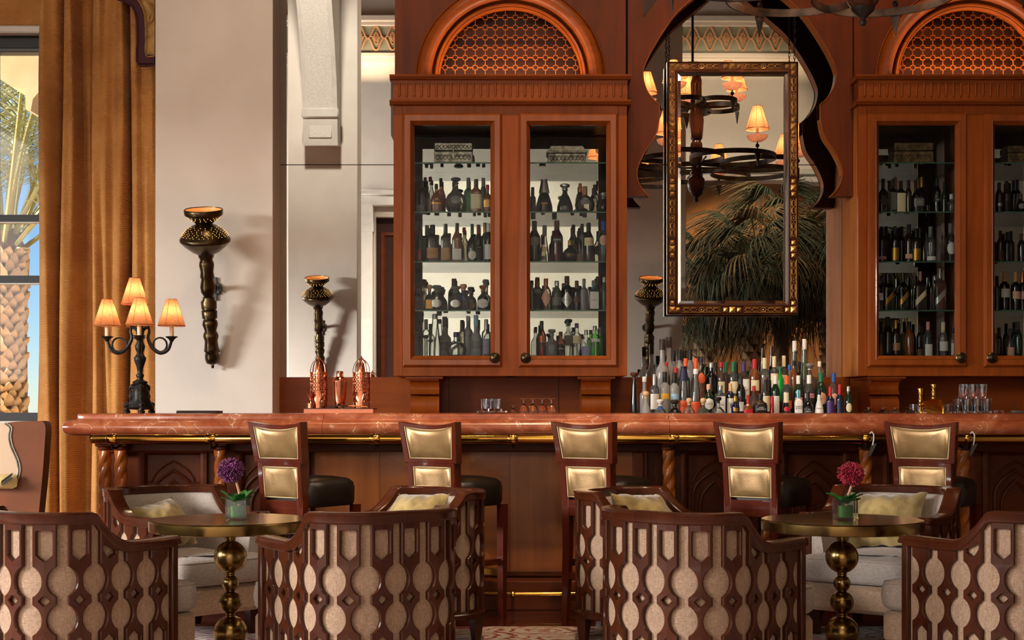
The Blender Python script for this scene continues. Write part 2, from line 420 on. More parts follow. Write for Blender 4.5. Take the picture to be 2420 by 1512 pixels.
def rug_mat():
    m = plain('patterned_rug', (200,180,160), .95, 0, .1, 0, .2); t = m.node_tree; p = t.nodes['Principled BSDF']
    v = nd(t, 'ShaderNodeTexVoronoi', Scale=2.3); v.feature = 'F1'; co = coords(t, (1,1.6,1)); 
    n = nd(t, 'ShaderNodeTexNoise', Scale=9.0, Detail=4); t.links.new(co, n.inputs['Vector'])
    ad = nd(t, 'ShaderNodeMix', data_type='RGBA'); ad.inputs[0].default_value = .14; t.links.new(co, ad.inputs[6]); t.links.new(n.outputs[1], ad.inputs[7])
    t.links.new(ad.outputs[2], v.inputs['Vector'])
    wv = nd(t, 'ShaderNodeMath', operation='SINE'); ml = nd(t, 'ShaderNodeMath', operation='MULTIPLY'); ml.inputs[1].default_value = 46
    t.links.new(v.outputs[0], ml.inputs[0]); t.links.new(ml.outputs[0], wv.inputs[0])
    mu = nd(t, 'ShaderNodeMath', operation='MULTIPLY'); t.links.new(wv.outputs[0], mu.inputs[0]); t.links.new(n.outputs[0], mu.inputs[1])
    t.links.new(ramp(t, mu.outputs[0], [(.16, (206,190,172)), (.30, (150,52,48))]), p.inputs['Base Color']); return m
M['rug'] = rug_mat()
# ------------------------------------------------------------------ the room
YM = 10.33                                # plane of the wall mirrors
def vt(px, py, Yv): x, _, z = at(px, py, Yv); return (x, 2*YM-Yv, z)   # where a reflected thing really stands
CEIL = 8.6
fl = structure('floor', MB().box(-8, 9.5, -8, 10.8, -.12, 0), M['parquet'])
bd = [to_mesh(MB().box(0, L, 0, .094, 0, .004, .0015), 'floorboard') for L in (.9, 1.2, 1.5)]
y = 7.62
while y < 8.72:
    x = -3.2+random.random()*.5
    while x < 3.6:
        k = random.randrange(3); o = part('floorboard', bd[k], M['parquet'], fl); o.location = (x, y, 0); x += (.9, 1.2, 1.5)[k]+.003
    y += .097
ce = structure('ceiling', MB().box(-8, 9.5, -8, 10.8, CEIL, CEIL+.15), M['ceil'])
for x in (-6, -4.2, -2.4, -.6, 1.2, 3.0, 4.8, 6.6):
    part('beam', MB().box(x, x+.22, -4.3, 9.6, CEIL-.35, CEIL), M['ceil'], ce)
wb = structure('wall_back', MB().box(-2.474, 9.5, YM+.04, YM+.4, 0, CEIL), M['pier'])
WY = 10.5                                 # window wall, left of the pillar
ww = MB()
ww.box(-8, -4.7, WY, WY+.25, 0, CEIL); ww.box(-2.76, -2.474, WY, WY+.25, 0, CEIL)
ww.box(-4.7, -2.76, WY, WY+.25, 0, 1.06); ww.box(-4.7, -2.76, WY, WY+.25, 3.86, CEIL)
structure('wall_back_window', ww, M['paint'])
structure('pillar', MB().box(-2.474, -1.658, 10.02, YM+.04, 0, CEIL, .004), M['paint'])
wl = MB(); yy = [-8, -3.7, -.7, 2.0, 6.8, 10.8]
for a, b in ((0,1),(2,3),(4,5)): wl.box(-8.2, -8, yy[a], yy[b], 0, CEIL)
for a, b, z0, z1 in ((1,2,1.4,5.8),(3,4,.6,3.25)): wl.box(-8.2, -8, yy[a], yy[b], 0, z0); wl.box(-8.2, -8, yy[a], yy[b], z1, CEIL)
structure('wall_left', wl, M['paint'])
for k, (y0, y1, z0, z1) in enumerate(((-3.7,-.7,1.4,5.8),(2.0,6.8,.6,3.25))):
    w = structure('window_%d' % (k+2), MB().box(-8.16, -8.04, y0, y0+.06, z0, z1).box(-8.16, -8.04, y1-.06, y1, z0, z1).box(-8.16, -8.04, y0+.06, y1-.06, z1-.06, z1).box(-8.16, -8.04, y0+.06, y1-.06, z0, z0+.06), M['black_metal'])
structure('wall_right', MB().box(9.5, 9.7, -8, 10.8, 0, CEIL), M['paint'])
# wall behind the camera, seen in the mirrors: an opening with palms, a doorway, a carved frieze
FY = -4.34
wf = MB()
wf.box(-8, -2.36, FY-.3, FY, 0, CEIL); wf.box(-1.86, 3.05, FY-.3, FY, 0, CEIL); wf.box(6.3, 9.5, FY-.3, FY, 0, CEIL)
wf.box(-2.36, -1.86, FY-.3, FY, 4.45, CEIL); wf.box(3.05, 6.3, FY-.3, FY, 5.04, CEIL)
structure('wall_front', wf, M['paint'])
structure('wall_niche', MB().box(2.4, 7.2, -8, -7.8, 0, CEIL), M['wall_dim'])
tr = structure('trim_doorway', MB().box(-2.68, -2.40, FY, FY+.12, 0, 4.45).box(-2.80, -1.6, FY, FY+.22, 4.80, 4.90, .02).box(-2.74, -1.66, FY, FY+.16, 4.62, 4.80, .02), M['stone_plain'])
part('capital', MB().prism([(FY, 4.62),(FY+.34, 4.62),(FY+.30,4.52),(FY+.24,4.47),(FY+.22,4.36),(FY+.15,4.30),(FY+.13,4.18),(FY,4.18)], -2.70, -2.38, 'x'), M['stone_plain'], tr)
dr = structure('door_1', MB().box(-2.36, -1.86, FY-.22, FY-.16, 0, 4.45), M['dark'])
part('door_panel', MB().frame(-2.28, -1.94, .3, 4.2, [(0, FY-.16),(0, FY-.13),(.05, FY-.12),(.08, FY-.16)]), M['barw'], dr)
lt = structure('trim_lintel', MB().box(2.9, 6.5, FY, FY+.10, 5.04, 5.16, .01).box(2.86, 6.54, FY, FY+.16, 5.16, 5.26, .02), M['stone_plain'])
fz = structure('trim_frieze', MB().box(-8, 9.5, FY, FY+.04, 7.28, 7.78), M['sage'])
part('molding', MB().box(-8, 9.5, FY, FY+.14, 7.80, 7.92, .02).box(-8, 9.5, FY, FY+.09, 7.74, 7.80, .01).box(-8, 9.5, FY, FY+.08, 7.20, 7.28, .01).box(-8, 9.5, FY, FY+.05, 7.08, 7.20, .01), M['paint'], fz)
def ogee(w, h):
    pts = []; g = lambda u: h*(1-u)+.13*h*sin(2*pi*u)
    for q in range(4):
        for t in range(8):
            u = t/8 if q in (0, 2) else 1-t/8; sx = 1 if q < 2 else -1; sz = 1 if q in (0, 3) else -1
            pts.append((sx*w*u, 0, sz*g(u)))
    return pts
mo = MB(); mo.tube(ogee(.14,.205), .016, 5, True); mo.tube(ogee(.06,.10), .012, 5, True)
for a in range(5): mo.tube([(0,0,-.06),(.05*sin((a-2)*.5),0.005,.03*cos((a-2)*.5)),(.09*sin((a-2)*.5),0,.10*cos((a-2)*.5)-.02)], .010, 4)
mo_me = to_mesh(mo, 'medallion')
for i in range(33):
    o = part('medallion', mo_me, M['terra'], fz); o.location = (-3.2+i*.285, FY+.05, 7.53)
gal = structure('trim_gallery', MB().box(-2.0, 2.2, -4.3, -3.2, 5.65, 6.5), M['ceil'])
for nm, x0, x1 in (('pillar', -3.26, -2.245), ('pillar', 1.60, 2.64)):
    structure(nm, MB().box(x0, x1, -.86, -.34, 0, CEIL, .01), M['paint'])
# carved corbel on the pillar (seen in the mirror, beside the sconce)
cpf = [(-.34,4.95),(.02,4.90),(.06,5.25),(.06,5.42),(.16,5.8),(.40,6.3),(.80,6.9),(1.35,7.5),(1.9,8.0)]
co = structure('trim_corbel', MB().prism(cpf+[(-.34,8.0)], -2.98, -2.49, 'x'), M['stone_plain'])
part('carved_panel', MB().prism([(y+.012, z) for y, z in cpf[3:]]+[(y-.05, z) for y, z in cpf[3:][::-1]], -2.92, -2.55, 'x'), M['stone'], co)
part('carved_panel', MB().box(-2.90, -2.57, -.0, .052, 5.0, 5.2, .01), M['stone'], co)
part('molding', MB().box(-3.0, -2.47, -.1, .10, 5.28, 5.42, .02), M['stone_plain'], co)
# wall mirrors: two sheets beside the pillar, two in the arch bay (that pair hangs half a degree out of true)
def sheet(name, x0, x1, z0, z1, yaw, mat):
    c = (x0+x1)/2; me = to_mesh(MB().box(x0-c, x1-c, 0, .006, z0, z1), name, 0)
    o = link(name, me, M[mat]); o.location = (c, YM, 0); o.rotation_euler = (0,0,yaw); o['kind'] = 'structure'; return o
ZS = 2.892
for z0, z1 in ((1.374, ZS-.003), (ZS+.003, 5.0)):
    sheet('wall_mirror', -1.658, -.70, z0, z1, 0, 'mirror'); sheet('wall_mirror', .70, 2.46, z0, z1, .0075, 'mirror')
# ------------------------------------------------------------------ window, blind, curtain, pelmet, garden
wn = structure('window_1', MB().frame(-4.7, -2.76, 1.06, 3.86, [(0,WY+.02),(0,WY+.1),(.06,WY+.1),(.06,WY+.02)]), M['black_metal'])
for z in (2.535, 2.092): part('window_bar', MB().box(-4.64, -2.82, WY+.02, WY+.09, z-.026, z+.026), M['black_metal'], wn)
for z in (2.505, 2.060): part('window_bead', MB().box(-4.64, -2.82, WY+.01, WY+.07, z-.006, z+.003), M['white'], wn)  # added white strips paint the lit ledges under the bars
part('window_bar', MB().box(-3.80, -3.75, WY+.02, WY+.09, 1.12, 3.8), M['black_metal'], wn)
part('window_head', MB().box(-4.7, -2.76, WY-.02, WY+.12, 3.765, 3.835), M['black_metal'], wn)
part('window_bead', MB().box(-4.7, -2.76, WY-.02, WY+.1, 3.735, 3.765, .005), M['grey_iron'], wn)
part('pane', MB().box(-4.64, -2.82, WY+.05, WY+.056, 1.12, 3.735), M['wpane'], wn)
part('window_sill', MB().box(-4.8, -2.7, WY-.12, WY+.05, 1.03, 1.06, .01), M['white'], wn)
bl = thing('roman_blind', 'raised golden quilted roman blind at the head of the tall window', 'blind', (-3.75, WY-.10, 3.88))
part('fabric', MB().box(-4.75, -2.70, WY-.12, WY-.07, 3.90, 5.0, .01), M['curtain'], bl)
part('bottom_rail', MB().box(-4.75, -2.70, WY-.14, WY-.06, 3.845, 3.90, .012), M['white'], bl)
prof = [(100,0),(106,.03),(113,.10),(122,.12),(136,.11),(146,.02),(151,-.10),(156,-.02),(160,.09),(170,.11),(181,.09),(187,-.04),(193,-.11),(208,-.09),(220,-.11),(226,-.02),(231,.09),(242,.12),(252,.08),(262,.09),(275,.07),(288,.12),(298,.10),(303,-.02),(308,-.10),(314,.02),(320,.10),(332,.12),(342,.08),(356,.11),(366,.08),(376,.02),(384,-.05)]
pr = catmull(prof, 5); rows = []
CYD = 10.22
for j in range(46):
    z = 5.0*j/45; t = z/5.0; row = []
    for i, (px, d) in enumerate(pr):
        k = (px-240)*(1.06-.06*t)+240-6*(1-t)
        dd = d*(.92+.16*sin(i*.31+z*1.3))+.008*sin(z*2.1+i*.5)
        row.append(((k-PX0)*CYD/F+.008*sin(z*1.7+px*.05), CYD-dd*.95, z))
    rows.append(row)
cu = part('curtain', MB().grid(rows), M['curtain'], None, 80)
cu.modifiers.new('thick', 'SOLIDIFY').thickness = .004
tag(cu, 'long golden brown quilted curtain hanging in deep folds beside the white pillar', 'curtain')
pel = thing('pelmet', 'shaped gold brocade pelmet with purple braid over the curtain', 'pelmet', (-2.6, 10.06, 3.4))
def pp(l): return [(at(x, y, 10.06)[0], at(x, y, 10.06)[2]) for x, y in l]
edge = [(278,-2),(300,4),(314,16),(322,36),(325,60),(326,90),(327,151)]
inn = [(292,-18),(314,-8),(330,6),(340,30),(343,60),(344,92),(345,131)]
XR = 366
part('brocade', MB().prism(pp([(260,-150)]+[(292,-18),(314,-8),(330,6),(340,30),(343,60),(344,92),(345,132),(XR,132),(XR,-150)]), 10.05, 10.09), M['gold_cloth'], pel)
part('braid', MB().prism(pp(edge+[(XR,151),(XR,131)]+inn[::-1]), 10.035, 10.095), M['purple'], pel)
cord = [at(x-1, y+1, 10.03) for x, y in catmull(edge+[(XR,152)], 5)]
part('cord_trim', MB().tube(cord, [.006+.002*(i % 2) for i in range(len(cord))], 6), M['purple'], pel)
cord = [at(x, y, 10.03) for x, y in catmull(inn+[(XR,132)], 5)]
part('cord_trim', MB().tube(cord, .004, 6), M['gold_cloth'], pel)
part('scroll', MB().tube([at(x, y, 10.04) for x, y in catmull([(346,2),(358,14),(362,36),(356,52),(350,46),(354,36)], 6)], .007, 6), M['gold_cloth'], pel)
gr = structure('ground', MB().box(-30, 20, 10.8, 60, -.3, -.1), M['sandstone'])
tag(part('stone_bracket', MB().prism([(at(x, y, 12.4)[0], at(x, y, 12.4)[2]) for x, y in ((-140,40),(-60,150),(0,159),(8,182),(20,200),(43,215),(78,223),(79,270),(91,273),(96,245),(111,228),(150,200),(150,40))], 12.2, 12.7), M['sandstone'], None),
    'rounded sandstone bracket under the eaves outside the window', 'bracket')
def frond_mesh(L, n, droop, seed, wid=.028):
    r = random.Random(seed); rib = MB(); lf = MB(); pts = []
    for i in range(9):
        t = i/8; pts.append((L*t*(1-.10*t*t), 0, L*(.55*t-droop*t*t)))
    rib.tube(pts, [.024*(1-t/8.6)+.004 for t in range(9)], 5)
    for i in range(n):
        t = .22+.78*i/n; a = pts[min(int(t*8), 7)]; b = pts[min(int(t*8)+1, 8)]; f = t*8-int(t*8)
        p = Vector(a).lerp(Vector(b), f)
        for s in (-1, 1):
            l = L*.30*sin(pi*min(1, .25+.75*t))*(.8+.4*r.random())
            d = Vector((.55+.3*r.random(), s*(.8+.2*r.random()), .25-.5*r.random())).normalized()
            w = Vector((-d.y*s, d.x*s, .3)).normalized()*wid*.5; q = p+d*l*.55; e = p+d*l-Vector((0,0,l*.25*r.random()))
            lf.add([p-w*.6, p+w*.6, q+w, q-w, e], [(0,1,2,3),(3,2,4)])
    return to_mesh(rib, 'rib', 40, False), to_mesh(lf, 'leaflets', 0, False)
dp = thing('date_palm', 'sunlit date palm with rough scaly trunk standing outside the window', 'palm', at(6, 962, 15)[:2]+(-.1,))
TX, TY = dp.location.x, dp.location.y
part('trunk', MB().lathe([(.27,-.1),(.25,1.2),(.24,2.2),(.27,2.7),(.16,3.0),(0,3.05)], 16, (TX,TY,0)), M['trunk'], dp)
sc = to_mesh(MB().add([(-.075,0,-.05),(.075,0,-.05),(.05,-.05,.03),(-.05,-.05,.03),(0,-.075,.085),(-.075,.06,-.05),(.075,.06,-.05),(0,.06,.07)], [(0,1,2,3),(3,2,4),(0,3,4,7,5),(1,6,7,4,2),(5,6,1,0),(5,7,6)]), 'trunk_scale', 0)
for j in range(36):
    for i in range(8):
        a = pi*1.02+pi*.96*(i+(.5 if j % 2 else 0))/8+random.uniform(-.06,.06); z = .05+j*.077+random.uniform(-.015,.015); rr = .25+.015*sin(z*3)
        o = part('trunk_scale', sc, M['scale'], dp); o.location = (rr*cos(a), rr*sin(a), z+.1); o.rotation_euler = (random.uniform(-.25,.35), random.uniform(-.3,.3), a+pi/2); k = random.uniform(.72,1.0); o.scale = (k,k,k)
fm = [frond_mesh(2.6, 40, d, s, .020) for d, s in ((.10,1),(.28,2),(.02,3),(.4,4))]
for i in range(34):
    a = 2*pi*i*.381966; r_, l_ = fm[i % 4]
    o = part('frond', r_, M['date_rib'], dp); el = radians(-8-52*((i*7) % 34)/34)
    o.location = (.1*cos(a), .1*sin(a), 2.82+.2*(i/34)); o.rotation_euler = (0, el, a)
    part('leaflets', l_, M['date_green'], o)
# fan palms behind the camera, seen in the mirrors
def fan_mesh(seed):
    r = random.Random(seed); m = MB()
    m.tube([(0,0,0),(.35,0,.06),(.7,0,.0)], [.02,.012,.010], 4)
    for i in range(44):
        a = -1.9+3.8*i/43; l = (.85-.12*abs(a))*(.85+.3*r.random()); p = Vector((.68,0,0)); d = Vector((cos(a), sin(a), 0)); s = Vector((-sin(a), cos(a), 0))
        pts = []
        for k in range(5):
            t = k/4; w = .013*(1-.9*t)*(.5+1.2*min(t*2,.5)); c = p+d*l*t*(1-.42*t)+Vector((0,0,-l*.85*t*t-.05*t))+s*.05*t*t*sin(i*2.3)
            pts += [c-s*w, c+s*w]
        m.add(pts, [(2*k,2*k+1,2*k+3,2*k+2) for k in range(4)])
    return to_mesh(m, 'frond', 0, False)
fan = [fan_mesh(s) for s in range(4)]
for n, (x, y, z, nf, lab) in enumerate(((3.30,-2.8,3.05,46,'shaggy fan palm mirrored beside the left edge of the hanging mirror'),(4.02,-2.3,3.35,52,'largest shaggy fan palm mirrored in the middle of the hanging mirror'),(5.35,-2.6,3.3,46,'fan palm mirrored by the right edge of the hanging mirror'),(4.7,-3.4,4.0,40,'tall fan palm mirrored behind the other palms'))):
    pm = thing('fan_palm', lab, 'palm', (x, y, 0), 0, 'fan palms mirrored behind the bar', True)
    part('trunk', MB().lathe([(.15,0),(.13,z*.5),(.12,z-.4),(.14,z-.1),(.05,z+.1)], 12), M['trunk'], pm)
    for j in range(10):
        for i in range(6):
            o = part('trunk_scale', sc, M['scale'], pm); a = 2*pi*(i+.5*(j % 2))/6; o.location = (.13*cos(a), .13*sin(a), z-1.5+j*.12); o.rotation_euler = (0,0,a+pi/2)
    for i in range(nf):
        a = 2*pi*i*.381966+n; t = i/nf
        o = part('frond', fan[(i+n) % 4], M['palm_green'] if i % 3 else M['palm_dry'], pm)
        o.location = (.08*cos(a), .08*sin(a), z-.25+.5*(1-t)); o.rotation_euler = (random.uniform(-.3,.3), radians(-58+92*t**.85), a)
for x, e in ((3.4, 130), (5.0, 110)): lamp('palm_fill_spot', 'SPOT', (x, -.9, 7.6), e*5.0, WARM, to=(x+.2, -2.7, 3.0), size=.1, angle=50)  # added spots, put in to light the mirrored palms
lamp('niche_fill_spot', 'SPOT', (4.7, -5.2, 6.5), 900, WARM, to=(4.7, -7.7, 1.6), size=.1, angle=80)  # added spot to brighten the niche wall behind the palms
for x in (-2.6, 4.5): lamp('frieze_cove', 'AREA', (x, FY+.35, 6.9), 13, (1,.72,.45), to=(x, FY, 7.8), size=5.0 if x > 0 else 1.2, size_y=.05)
lamp('wall_fill_spot', 'SPOT', (-.4, 1.8, 8.2), 3600, (1,.90,.76), to=(-.3, FY, 2.6), size=.2, angle=44)  # both spots added to brighten the rear wall in the mirrors
lamp('wall_fill_spot', 'SPOT', (3.6, 1.2, 8.2), 900, (1,.80,.56), to=(3.9, FY, 5.6), size=.2, angle=40)
# ------------------------------------------------------------------ display cabinets with arches
M['doorw'] = wood('door_wood', (112,50,10), (152,76,18), 'z', .4, .55, 1.0, .3)
M['lit_sidew'] = wood('lit_side_wood', (160,88,34), (200,124,58), 'z', .6, 0, 1.0, .08)  # paler cabinet wood: daylight on sides and arch edge put into colour
def star_meshes():
    T = .012; vs = []; n = 16; fs = []
    for k in range(n):
        a = 2*pi*k/n
        ro = .0225 if k % 2 == 0 else .0182; ri = .0172 if k % 2 == 0 else .0138
        vs += [(ro*cos(a), -T, ro*sin(a)), (ri*cos(a), -T, ri*sin(a)), (ro*cos(a), 0, ro*sin(a)), (ri*cos(a), 0, ri*sin(a))]
    for k in range(n):
        a = 4*k; b = 4*((k+1) % n); fs += [(a, b, b+1, a+1), (a, a+2, b+2, b), (a+1, b+1, b+3, a+3)]
    P = .0695
    return to_mesh(MB().add(vs, fs), 'star_ring', 0, False), to_mesh(MB().box(.018, P-.018, -T, -.001, -.0027, .0027), 'lattice_bar', 0), to_mesh(MB().box(-.0027, .0027, -T, -.001, .018, P-.018), 'lattice_bar', 0)
STAR = star_meshes()
def star_screen(t, cx, Y, zc, r, P=.0695):
    b = t['base']; ok = lambda x, z: x*x+(z-zc)**2 < (r+.014)**2
    for j in range(8):
        for i in range(-8, 8):
            x = (i+.5)*P; z = zc+.022+j*P
            for k, (dx, dz) in enumerate(((0,0),(P*.5,0),(0,P*.5))):
                if ok(x+dx, z+dz):
                    o = part('star_ring' if k == 0 else 'lattice_bar', STAR[k], M['cabx'], t); o.location = (cx+x-b[0], Y-b[1], z-b[2])
SHZ = [2.842, 2.504, 2.163, 1.828, 1.50]           # heights of the glass shelves, then of the cabinet floor
def cabinet(cx, lab, spot):
    Y = 9.85; t = thing('display_cabinet', lab, 'cabinet', (cx, Y, 1.373))
    X = lambda v: cx+v
    w = .796; zb, zt = 1.373, 3.214
    b = MB();     b.box(X(-w+.03), X(w-.03), Y+.03, YM, zb, zb+.03); b.box(X(-w+.03), X(w-.03), Y+.03, YM, zt-.03, zt)
    b.box(X(-.03), X(.03), Y+.03, YM-.02, zb, zt)
    part('carcass', b, M['cab'], t)
    for s in (-1, 1): part('side_board', MB().box(X(s*w), X(s*(w-.03)), Y+.03, YM, zb, zt, .002), M['lit_sidew'], t)
    ff = MB(); ff.box(X(-w), X(-.735), Y, Y+.03, zb, zt, .002).box(X(.735), X(w), Y, Y+.03, zb, zt, .002).box(X(-.055), X(.055), Y, Y+.03, 1.431, 3.162)
    ff.box(X(-.735), X(.735), Y, Y+.03, zb, 1.431).box(X(-.735), X(.735), Y, Y+.03, 3.162, zt)
    part('face_frame', ff, M['cab'], t)
    for s in (-1, 1):
        part('back_mirror', MB().box(X(s*.07), X(s*.765), YM-.018, YM-.012, zb+.03, zt-.03), M['mirror_dim'], t, 0)
        part('floor_board', MB().box(X(s*.07), X(s*.765), Y+.04, YM-.02, 1.48, 1.50), M['cab'], t)
        x0, x1 = sorted((X(s*.055), X(s*.735)))
        door = part('door', MB().frame(x0, x1, 1.431, 3.162, [(.001, Y+.02),(.001, Y-.004),(.017, Y-.030),(.052, Y-.027),(.056, Y-.030),(.080, Y+.004),(.081, Y+.02)]), M['doorw'], t, 25)
        part('pane', MB().box(x0+.075, x1-.075, Y+.010, Y+.014, 1.505, 3.088), M['pane'], door, 0)
        bx = x0+.05 if s > 0 else x1-.05
        k = MB(); k.lathe([(.028,0),(.036,.004),(.037,.010),(.030,.016),(.028,.012),(.018,.014),(.010,.022),(0,.023)], 20); k.xf(Matrix.Translation((bx, Y-.028, 1.495)) @ Matrix.Rotation(pi/2, 4, 'X'))
        part('knob', k, M['bronze'], door)
        for z in SHZ[:4]:
            x0s, x1s = sorted((X(s*.035), X(s*.763)))
            sh = part('shelf', MB().box(x0s, x1s, Y+.08, YM-.02, z-.009, z), M['shelf'], t, 0)
            part('shelf_edge', MB().box(x0s, x1s, Y+.077, Y+.08, z-.009, z), M['shelf_edge'], sh, 0)
    c = MB(); c.box(X(-w-.002), X(w+.002), Y-.015, 9.985, 3.238, 3.39).box(X(-w), X(w), 9.985, YM, 3.214, 3.418)
    part('frieze_board', c, M['cabx'], t)
    for z0, z1 in ((3.214, 3.246), (3.384, 3.418)):
        zc = (z0+z1)/2; h = (z1-z0)/2
        pf = [(Y+.02, z0), (Y-.02, z0), (Y-.034, z0+.006), (Y-.038, zc-.002), (Y-.048, zc), (Y-.052, z1-.006), (Y-.046, z1), (9.985, z1), (9.985, z0)]
        part('cornice_molding', MB().prism(pf, X(-w-.024), X(w+.024), 'x'), M['cabx'], t, 30)
    fl_ = to_mesh(MB().lathe([(0,0),(.008,.001),(.0085,.006),(.0085,.084),(.008,.089),(0,.09)], 10), 'flute')
    for i in range(31):
        o = part('flute', fl_, M['cab'], t); o.location = (-.755+i*.0503, -.016, 3.276-1.373)
    # arch
    zc = 3.418; YP = 9.96; po = [(X(-w), zc), (X(-.60), zc)]
    po += [(X(-.60*cos(pi*i/40)), zc+.60*sin(pi*i/40)) for i in range(1, 40)]+[(X(.60), zc), (X(w), zc), (X(w), 4.9), (X(-w), 4.9)]
    part('arch_panel', MB().prism(po, YP, YP+.05), M['pier'], t)
    part('side_panel', MB().box(X(-w), X(-w+.03), YP+.05, YM, zc, 4.9).box(X(w-.03), X(w), YP+.05, YM, zc, 4.9), M['pier'], t)
    pr_ = [(.655,YP+.02),(.655,YP-.022),(.648,YP-.03),(.642,YP-.022),(.636,YP-.05),(.615,YP-.075),(.59,YP-.082),(.565,YP-.07),(.548,YP-.04),(.540,YP-.005),(.530,YP+.012),(.525,YP-.012),(.517,YP-.024),(.507,YP-.020),(.502,YP-.004),(.497,YP-.006),(.489,YP+.01),(.487,YP+.06),(.60,YP+.06)]
    part('arch_molding', MB().arc(cx, zc, pr_, 0, pi, 64), M['cabx'], t, 35)
    star_screen(t, cx, YP+.05, zc, .487)
    part('backing', MB().box(X(-.6), X(.6), YP+.14, YP+.16, zc, 4.05), M['dark'], t)
    lamp('arch_cove', 'AREA', (cx, YP-.06, zc+.015), spot, (1, .66, .40), to=(cx, YP+.02, zc+.5), size=.9, size_y=.02)
    return t
CX1 = -.0115; CX2 = 3.156
cabinet(CX1, 'arched wooden display cabinet behind the middle of the bar, full of spirits', 7)
cabinet(CX2, 'arched wooden display cabinet at the right edge, cut by the frame', 7)
# Moorish arch between the cabinets
def arcpts(side):
    up = catmull([(1748,-100),(1800,-52),(1863,0),(1903,38),(1947,104),(1973,156),(1976,182),(1968,212),(1951,237)], 5)
    lo = catmull([(1938,280),(1947,320),(1971,357),(1988,393),(1990,421),(1980,445),(1963,463)], 5)
    p = up+[(1938,247)]+lo
    return p if side > 0 else [(2*1748-x, y) for x, y in p]
L_ = arcpts(-1)[::-1]; R_ = arcpts(1)
poly = [(1484,463)]+L_+R_[1:]+[(2015,463),(2015,-280),(1660,-280),(1553,0),(1521,43),(1521,-280),(1484,-280)]
YA = 9.99; q = [(at(x, y, YA)[0], at(x, y, YA)[2]) for x, y in poly]
ar = thing('archway_fascia', 'lobed Moorish wooden arch spanning between the two display cabinets', 'arch', at(1748, 463, YA))
part('board', MB().prism(q, YA, YA+.10), M['pier'], ar, 30)
lin_ = [at(x, y, YA) for x, y in L_+R_[1:]]
part('lit_edge', MB().grid([[(p[0], YA-.004, p[2]-.003) for p in lin_], [(p[0], YA+.104, p[2]-.003) for p in lin_]]), M['lit_sidew'], ar, 30)  # added strip of paler wood paints the lit inner edge of the arch
part('edge_bead', MB().tube([(at(x,y,YA)[0], YA-.002, at(x,y,YA)[2]) for x, y in L_+R_[1:]], .005, 5), M['cab'], ar)
# lower wooden back panel, corbels, back counter with bottle steps
bp = structure('wall_panel', MB().box(-1.658, 4.4, YM-.03, YM+.04, .9, 1.374), M['cabx'])
for x in (-1.06, -.45, .33, .93, 1.9, 2.4): part('batten', MB().box(x, x+.004, YM-.033, YM-.03, .95, 1.37), M['dark'], bp)
cp = []
for cx in (CX1, CX2):
    for s in (-1, 1):
        x = cx+s*.59; k = thing('corbel', '', 'bracket', (x, YM, 1.10)); 
        k['label'] = {(CX1,-1): 'scrolled wooden corbel below the left end of the central cabinet', (CX1,1): 'scrolled wooden corbel below the right end of the central cabinet', (CX2,-1): 'scrolled wooden corbel left of the beer taps', (CX2,1): 'scrolled wooden corbel at the far right beyond the tumblers'}[(cx, s)]
        k['group'] = 'corbels under the cabinets'
        pf = [(YM-.03,1.373),(9.90,1.373),(9.90,1.345),(9.93,1.335)]
        pf += [(9.94+.03*sin(a), 1.335-.085*a/pi) for a in [pi*i/8 for i in range(9)]]
        pf += [(9.99,1.245)]+[(10.02-.075*sin(a), 1.17+.075*cos(a)) for a in [pi*i/10 for i in range(11)]]+[(YM-.03,1.09)]
        part('scroll', MB().prism(pf, x-.10, x+.10, 'x'), M['cab'], k, 35)
        part('cap', MB().box(x-.13, x+.13, 9.88, YM-.03, 1.352, 1.373, .004), M['cabx'], k)
bc = thing('back_counter', 'dark back bar counter with stepped bottle shelves behind the bar', 'counter', (1.3, 9.35, 0))
part('cabinet_front', MB().box(-1.62, 4.4, 9.38, YM-.04, 0, 1.01), M['dark'], bc)
part('counter_top', MB().box(-1.63, 4.4, 9.33, YM-.035, 1.01, 1.06, .006), M['marble'], bc)
part('bottle_step', MB().box(.80, 2.16, 9.50, 9.86, 1.06, 1.12, .004), M['dark'], bc)
part('bottle_step', MB().box(.80, 2.12, 9.635, 9.855, 1.12, 1.20, .004), M['dark'], bc)
# ------------------------------------------------------------------ hanging framed mirror
FYM = 10.19
def fx(px): return at(px, 0, FYM)[0]
def fz_(py): return at(0, py, FYM)[2]
x0, x1, z0, z1 = fx(1577), fx(1887), fz_(743), fz_(145)
hm = thing('framed_mirror', 'tall hanging mirror in a dark frame with brass studs under the arch', 'mirror', ((x0+x1)/2, FYM, z0))
part('frame', MB().frame(x0, x1, z0, z1, [(0,FYM+.07),(0,FYM+.008),(.008,FYM-.004),(.012,FYM+.004),(.056,FYM+.004),(.062,FYM-.004),(.072,FYM-.002),(.078,FYM+.02),(.078,FYM+.07)]), M['maho'], hm, 30)
gi = MB().frame(x0+.076, x1-.076, z0+.076, z1-.076, [(0,FYM+.032),(.022,FYM+.0315)]); gi.v += []; n = len(gi.v)
gl = part('glass', MB().add([(x0+.098,FYM+.031,z0+.098),(x1-.098,FYM+.031,z0+.098),(x1-.098,FYM+.031,z1-.098),(x0+.098,FYM+.031,z1-.098)], [(0,1,2,3)]), M['mirror'], hm, 0)
gl.rotation_euler = (0,0,.0065)
bv = MB(); d0, d1 = .076, .099
P = lambda d, y: [(x0+d,y,z0+d),(x1-d,y,z0+d),(x1-d,y,z1-d),(x0+d,y,z1-d)]
bv.add(P(d0, FYM+.0335)+P(d1, FYM+.0308), [(i, (i+1) % 4, (i+1) % 4+4, i+4) for i in range(4)])
part('bevelled_edge', bv, M['mirror'], hm, 0)
